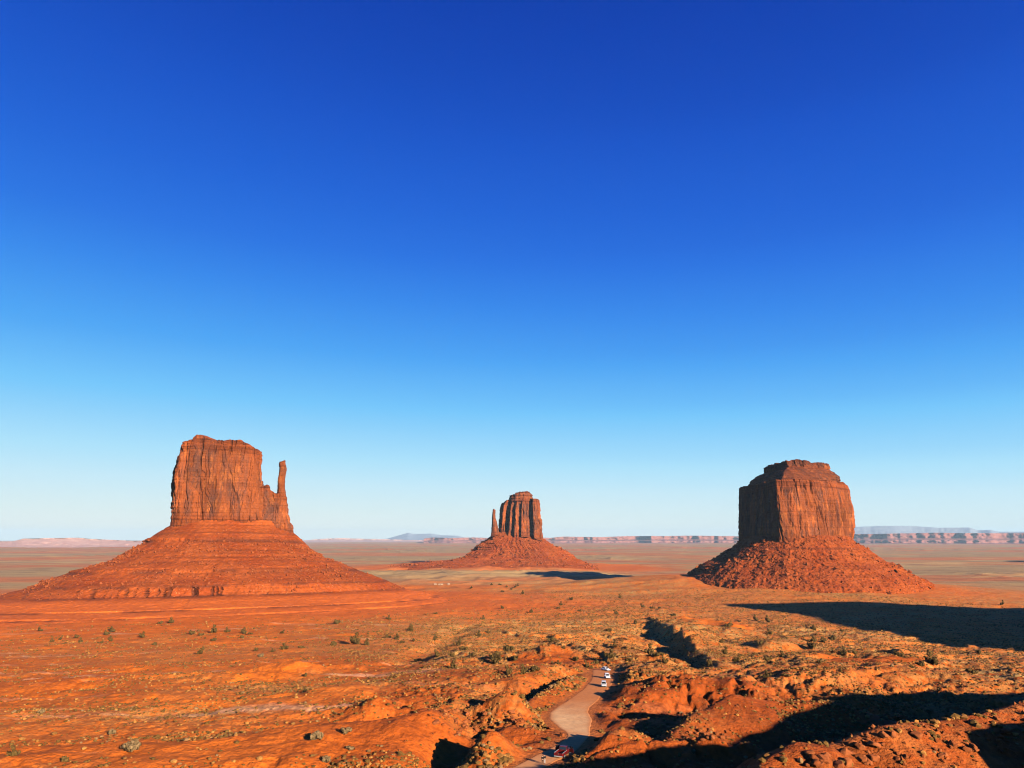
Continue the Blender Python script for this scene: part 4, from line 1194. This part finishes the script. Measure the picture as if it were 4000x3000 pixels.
# ------------------------------------------------------------------ vehicles and people
M_WHITE = plain('white_car_paint', (.95, .95, .93), .3, .5, var=.03)
M_SILV = plain('pale_silver_paint', (.62, .63, .62), .3, .5, var=.04)
M_REDP = plain('dark_red_paint', (.11, .007, .007), .35, .4, var=.08)
M_GLASS = plain('tinted_glass', (.012, .014, .02), .08, .6, var=.05)
M_TYRE = plain('tyre_rubber', (.02, .02, .02), .85, .2)
M_RIM = plain('wheel_rim', (.55, .55, .55), .35, .5, metal=.6)
M_LAMP = plain('lamp_glass', (.75, .75, .72), .2, .5)
M_TAIL = plain('tail_lamp', (.35, .01, .01), .3, .5)
M_DARK = plain('dark_trim', (.025, .025, .028), .6, .3)
M_CHROME = plain('bright_bumper', (.42, .42, .41), .25, .6)
def loft_bm(bm, secs, cap=True):
    rings = [[bm.verts.new(p) for p in s] for s in secs]
    n = len(rings[0])
    for a, b in zip(rings, rings[1:]):
        for i in range(n): bm.faces.new((a[i], a[(i + 1) % n], b[(i + 1) % n], b[i]))
    if cap:
        bm.faces.new(rings[0][::-1]); bm.faces.new(rings[-1])
    bmesh.ops.recalc_face_normals(bm, faces=bm.faces)
def fin(bm, name, bevel=0.0):
    if bevel: bmesh.ops.bevel(bm, geom=list(bm.edges), offset=bevel, segments=2, affect='EDGES', profile=.6)
    me = bpy.data.meshes.new(name); bm.to_mesh(me); bm.free(); return me
def box_me(name, x0, x1, y0, y1, z0, z1, bevel=.02):
    bm = bmesh.new()
    loft_bm(bm, [[(x, y0, z0), (x, y1, z0), (x, y1, z1), (x, y0, z1)] for x in (x0, x1)])
    return fin(bm, name, bevel)
def section(x, w, z0, z1, k=.14):
    return [(x, -w * .92, z0), (x, w * .92, z0), (x, w, z0 + k), (x, w, z1 - k), (x, w * .90, z1), (x, -w * .90, z1), (x, -w, z1 - k), (x, -w, z0 + k)]
def quad_me(name, pts, th=.02):
    """thin pane: quad thickened along its normal"""
    a, b, c, d = [Vector(p) for p in pts]
    n = (b - a).cross(d - a).normalized() * th
    bm = bmesh.new()
    loft_bm(bm, [[a, b, c, d], [a + n, b + n, c + n, d + n]])
    return fin(bm, name)
def wheel(parent, x, y, r=.34, w=.22):
    bm = bmesh.new()
    bmesh.ops.create_cone(bm, cap_ends=True, segments=28, radius1=r, radius2=r, depth=w, matrix=Matrix.Rotation(R(90), 4, 'X'))
    bmesh.ops.bevel(bm, geom=[e for e in bm.edges if len(e.link_faces) == 2 and e.calc_face_angle(0) > 1], offset=.04, segments=2, affect='EDGES')
    o = obj('wheel', fin(bm, 'wheel'), M_TYRE, parent); o.location = (x, y, r)
    bm = bmesh.new()
    bmesh.ops.create_cone(bm, cap_ends=True, segments=20, radius1=r * .62, radius2=r * .55, depth=w + .03, matrix=Matrix.Rotation(R(90), 4, 'X'))
    q = obj('rim', fin(bm, 'rim'), M_RIM, o)
def cabin(t, x0, x1, x2, x3, w0, w1, z0, z1, paint):
    """frustum: base x0..x1 (rear..front), roof x2..x3"""
    bm = bmesh.new()
    loft_bm(bm, [[(x0, -w0, z0), (x1, -w0, z0), (x1, w0, z0), (x0, w0, z0)], [(x2, -w1, z1), (x3, -w1, z1), (x3, w1, z1), (x2, w1, z1)]])
    obj('cabin', fin(bm, 'cabin', .05), paint, t)
    def L(a, b, f): return a + (b - a) * f
    lo, hi = .10, .86
    def P(fx, sy, f):
        xa = L(L(x0, x2, f), L(x1, x3, f), fx); w = L(w0, w1, f); return (xa, sy * w, L(z0, z1, f))
    obj('windscreen', quad_me('windscreen', [P(1, -.88, lo), P(1, .88, lo), P(1, .88, hi), P(1, -.88, hi)], .015), M_GLASS, t)
    obj('rear_window', quad_me('rear_window', [P(0, .88, lo), P(0, -.88, lo), P(0, -.88, hi), P(0, .88, hi)], .015), M_GLASS, t)
    for s in (-1, 1):
        for fa, fb in ((.07, .47), (.53, .93)):
            pts = [P(fa, s, lo), P(fb, s, lo), P(fb, s, hi), P(fa, s, hi)]
            if s > 0: pts = pts[::-1]
            obj('side_window', quad_me('side_window', pts, .015), M_GLASS, t)
def make_car(label, px, py, head, paint, suv):
    p = ghit(px, py)
    z = float(ground(np.array([p[0]]), np.array([p[1]]))[0]) + .10
    t = thing('parked_car', label, 'car', (p[0], p[1], z), head, 'white cars on the dirt road')
    L, w = (4.7, .92) if suv else (4.6, .90)
    h = L / 2
    zt = .98 if suv else .84
    bm = bmesh.new()
    loft_bm(bm, [section(-h, w * .86, .42, zt - .12), section(-h + .12, w * .95, .30, zt), section(-h + .9, w, .24, zt + .02), section(.6, w, .24, zt + .02), section(1.0, w, .24, zt),
                 section(h - .35, w * .96, .26, zt - .14), section(h - .05, w * .84, .34, zt - .28), section(h, w * .80, .38, zt - .34)])
    obj('body', fin(bm, 'body', .02), paint, t)
    if suv: cabin(t, -h + .25, 1.1, -h + .65, .45, w * .95, w * .78, zt, 1.68, paint)
    else: cabin(t, -h + .55, 1.15, -h + 1.25, .25, w * .93, w * .72, zt, 1.42, paint)
    for x in (-1.35, 1.38):
        for s in (-1, 1): wheel(t, x, s * (w - .10))
    for s in (-1, 1):
        obj('headlight', box_me('headlight', h - .16, h - .01, s * w * .62 - .16, s * w * .62 + .16, zt - .42, zt - .28), M_LAMP, t)
        obj('tail_light', box_me('tail_light', -h - .01, -h + .12, s * w * .66 - .14, s * w * .66 + .14, zt - .32, zt - .14), M_TAIL, t)
        obj('side_mirror', box_me('side_mirror', .70, .82, s * w + (0 if s > 0 else -.16), s * w + (.16 if s > 0 else 0), zt + .05, zt + .18), paint, t)
    obj('bumper', box_me('bumper', h - .10, h + .05, -w * .78, w * .78, .34, .50), M_DARK, t)
    return t
make_car('white sedan parked askew, farthest of the three white cars on the road', 2366, 2620, R(-52), M_WHITE, False)
make_car('white car with a dark windscreen, between the other two white cars on the road', 2372, 2650, R(-88), M_WHITE, True)
make_car('pale silver white sport utility with a large dark windscreen, nearest of the three cars', 2359, 2682, R(-97), M_SILV, True)

def make_pickup():
    p = ghit(2198, 2953)
    z = float(ground(np.array([p[0]]), np.array([p[1]]))[0]) + .10
    t = thing('pickup_truck', 'red pickup truck with an open bed and its doors open, on the dirt road', 'pickup', (p[0], p[1], z), R(66))
    w = .98
    bm = bmesh.new()
    loft_bm(bm, [section(.05, w, .38, 1.12), section(1.55, w, .38, 1.12), section(1.6, w, .38, 1.08), section(2.55, w * .96, .40, 1.02), section(2.72, w * .88, .46, .92)])
    obj('body', fin(bm, 'body', .02), M_REDP, t)
    cabin(t, .02, 1.62, .16, 1.05, w * .92, w * .78, 1.10, 1.78, M_REDP)
    obj('bed_floor', box_me('bed_floor', -2.55, .05, -w * .94, w * .94, .50, .62), M_DARK, t)
    for s in (-1, 1):
        a, b = (s * w - .09, s * w) if s > 0 else (s * w, s * w + .09)
        obj('bed_side', box_me('bed_side', -2.58, .04, a, b, .42, 1.12), M_REDP, t)
        obj('bed_rail', box_me('bed_rail', -2.56, .02, a - .01, b + .01, 1.122, 1.17, .01), M_CHROME, t)
        obj('tail_light', box_me('tail_light', -2.66, -2.585, s * w * .90 - .07, s * w * .90 + .07, .72, 1.02), M_TAIL, t)
        obj('headlight', box_me('headlight', 2.66, 2.76, s * w * .66 - .14, s * w * .66 + .14, .70, .86), M_LAMP, t)
    tg = obj('tailgate', box_me('tailgate', -2.64, -2.585, -w * .80, w * .80, .56, 1.12), M_REDP, t)
    obj('handle', box_me('handle', -2.67, -2.645, -.12, .12, .92, .98, .005), M_CHROME, tg)
    obj('rear_bumper', box_me('rear_bumper', -2.82, -2.67, -w * .95, w * .95, .42, .58), M_CHROME, t)
    obj('front_bumper', box_me('front_bumper', 2.73, 2.86, -w * .92, w * .92, .42, .58), M_CHROME, t)
    for x in (-1.55, 1.75):
        for s in (-1, 1): wheel(t, x, s * (w - .06), .38, .26)
    for s in (-1, 1):                                   # both front doors stand open
        d = obj('door', box_me('door', -1.15, 0, -.04, .04, .46, 1.14), M_REDP, t)
        d.location = (1.50, s * (w + .05), 0); d.rotation_euler = (0, 0, -s * R(68))
        obj('door_window', box_me('door_window', -1.05, -.12, -.015, .015, 1.143, 1.66, .01), M_GLASS, d)
        obj('mirror', box_me('mirror', -.16, -.04, s * .05 - .02, s * .05 + .12 * s + .02 if s > 0 else s * .05 + .02, 1.16, 1.36, .01) if s > 0 else box_me('mirror', -.16, -.04, -.19, -.03, 1.16, 1.36, .01), M_CHROME, d)
make_pickup()

M_SKIN = plain('skin', (.42, .24, .16), .6, .3)
M_HAIR = plain('dark_hair', (.02, .014, .010), .7, .3)
M_BLACK = plain('black_cloth', (.016, .016, .018), .9, .1)
M_NAVY = plain('dark_trousers', (.020, .021, .026), .9, .1)
M_LTROU = plain('pale_trousers', (.40, .38, .36), .9, .1)
M_SHOE = plain('dark_shoe', (.03, .025, .02), .7, .2)
def skin_mesh(name, verts, edges, levels=1):
    me = bpy.data.meshes.new(name)
    me.from_pydata([v[:3] for v in verts], [], []) if not edges else me.from_pydata([v[:3] for v in verts], edges, [])
    o = bpy.data.objects.new('tmp', me); COL.objects.link(o)
    o.modifiers.new('s', 'SKIN')
    for i, v in enumerate(verts):
        sv = me.skin_vertices[0].data[i]; sv.radius = (v[3], v[4] if len(v) > 4 else v[3]); sv.use_root = (i == 0)
    m = o.modifiers.new('d', 'SUBSURF'); m.levels = levels; m.render_levels = levels
    dg = bpy.context.evaluated_depsgraph_get()
    r = bpy.data.meshes.new_from_object(o.evaluated_get(dg))
    bpy.data.objects.remove(o); r.name = name
    for pl in r.polygons: pl.use_smooth = True
    return r
def make_person(label, px, py, head, trousers, h=1.74, jacket_long=0.0):
    p = ghit(px, py)
    z = float(ground(np.array([p[0]]), np.array([p[1]]))[0]) + .10
    t = thing('person', label, 'person', (p[0], p[1], z), head, 'couple standing behind the pickup')
    V = [(0, 0, .95, .15, .11)]; E = []
    def chain(start, pts):
        i = start
        for q in pts:
            V.append(q); E.append((i, len(V) - 1)); i = len(V) - 1
        return i
    ch = chain(0, [(0, 0, 1.12, .14, .10), (0, -.01, 1.32, .17, .11), (0, 0, 1.46, .09, .08), (0, .01, 1.53, .055, .055), (0, .02, 1.60, .072, .085), (0, .02, 1.68, .076, .092), (0, .01, 1.74, .04, .05)])
    V.append((0, .115, 1.615, .014)); E.append((5, len(V) - 1))                       # nose
    for s in (-1, 1):
        V.append((s * .088, .01, 1.63, .016)); E.append((5, len(V) - 1))              # ear
        e = chain(3, [(s * .19, 0, 1.43, .062), (s * .25, -.03, 1.16, .048), (s * .26, .06, .92, .036), (s * .26, .08, .85, .032)])
        for k in range(4):
            chain(e, [(s * .26 + (k - 1.5) * .018, .09, .79 - .01 * (k % 2), .009), (s * .258 + (k - 1.5) * .018, .105, .745 - .008 * (k in (1, 2)), .008)])
        chain(e, [(s * .23, .12, .82, .010), (s * .225, .13, .785, .009)])
        f = chain(0, [(s * .095, 0, .86, .095), (s * .105, .02, .50, .062), (s * .11, -.02, .10, .042), (s * .115, .09, .04, .042), (s * .12, .16, .03, .03)])
    b = obj('body', skin_mesh('body', V, E), M_SKIN, t)
    J = [(0, 0, .98 - jacket_long, .185, .135), (0, 0, 1.12, .17, .125), (0, -.01, 1.32, .195, .13), (0, 0, 1.455, .10, .09), (0, .005, 1.50, .07, .07)]; JE = [(0, 1), (1, 2), (2, 3), (3, 4)]
    for s in (-1, 1):
        m = len(J); J += [(s * .195, 0, 1.425, .078), (s * .255, -.03, 1.16, .062), (s * .262, .055, .93, .05)]; JE += [(3, m), (m, m + 1), (m + 1, m + 2)]
    obj('jacket', skin_mesh('jacket', J, JE), M_BLACK, t)
    T = [(0, 0, .97, .165, .12)]; TE = []
    for s in (-1, 1):
        m = len(T); T += [(s * .097, 0, .84, .105), (s * .106, .02, .50, .076), (s * .112, -.02, .12, .06)]; TE += [(0, m), (m, m + 1), (m + 1, m + 2)]
    obj('trousers', skin_mesh('trousers', T, TE), trousers, t)
    for s in (-1, 1):
        obj('shoe', skin_mesh('shoe', [(s * .112, -.05, .05, .052), (s * .116, .08, .045, .05), (s * .12, .17, .035, .036)], [(0, 1), (1, 2)]), M_SHOE, t)
    obj('hair', skin_mesh('hair', [(0, -.005, 1.60, .078, .085), (0, 0, 1.69, .085, .095), (0, .0, 1.765, .05, .06)], [(0, 1), (1, 2)]), M_HAIR, t)
    t.scale = (h / 1.76,) * 3
make_person('person in a black jacket and dark trousers, left one of the couple by the pickup', 2119.5, 2987, R(10), M_NAVY, 1.72)
make_person('person in black jacket and pale grey trousers, right one of the couple by the pickup', 2127.5, 2986, R(35), M_LTROU, 1.80)

# tiny homestead far out on the flat
M_HW = plain('pale_plaster', (.50, .34, .22), .9, .1); M_HR = plain('tan_roof', (.40, .24, .14), .9, .1)
def house(px, py, L, W, H, rz, label):
    p = ghit(px, py); z = float(ground(np.array([p[0]]), np.array([p[1]]))[0])
    t = thing('small_house', label, 'house', (p[0], p[1], z - .2), rz, 'tiny homestead buildings')
    obj('wall', box_me('wall', -L / 2, L / 2, -W / 2, W / 2, 0, H), M_HW, t)
    bm = bmesh.new()
    loft_bm(bm, [[(x, -W / 2 - .3, H + .01), (x, W / 2 + .3, H + .01), (x, 0, H + W * .28)] for x in (-L / 2 - .3, L / 2 + .3)])
    obj('roof', fin(bm, 'roof'), M_HR, t)
    obj('door', box_me('door', -.5, .5, -W / 2 - .05, -W / 2 + .02, .1, 2.1), M_DARK, t)
    for x in (-L * .3, L * .3): obj('window', box_me('window', x - .5, x + .5, -W / 2 - .04, -W / 2 + .02, 1.0, 2.0), M_GLASS, t)
house(1700, 2284, 7, 5, 2.6, R(5), 'tiny pale house left of the others on the flat between the left and middle buttes')
house(1722, 2285, 11, 5, 2.6, R(-5), 'longest tiny pale house, middle one of three on the flat beyond the left butte')
house(1752, 2283, 6, 4, 2.6, R(20), 'tiny pale house right of the others on the flat between the left and middle buttes')
#OBJECTS-END

# ------------------------------------------------------------------ haze
def build_haze():
    bm = bmesh.new()
    bmesh.ops.create_cube(bm, size=1.0)
    me = bpy.data.meshes.new('haze'); bm.to_mesh(me); bm.free()
    m = bpy.data.materials.new('haze'); m.use_nodes = True
    n = m.node_tree.nodes; n.clear()
    pv = n.new('ShaderNodeVolumePrincipled'); out = n.new('ShaderNodeOutputMaterial')
    pv.inputs['Color'].default_value = (.46, .69, .86, 1)
    pv.inputs['Density'].default_value = 1.45e-5
    pv.inputs['Anisotropy'].default_value = 0.0
    m.node_tree.links.new(pv.outputs[0], out.inputs['Volume'])
    o = obj('haze', me, m)
    zlo, zhi = -215.0, 740.0
    o.scale = (126000, 126000, zhi - zlo); o.location = (0, 0, (zlo + zhi) / 2)
    o['kind'] = 'stuff'
build_haze()
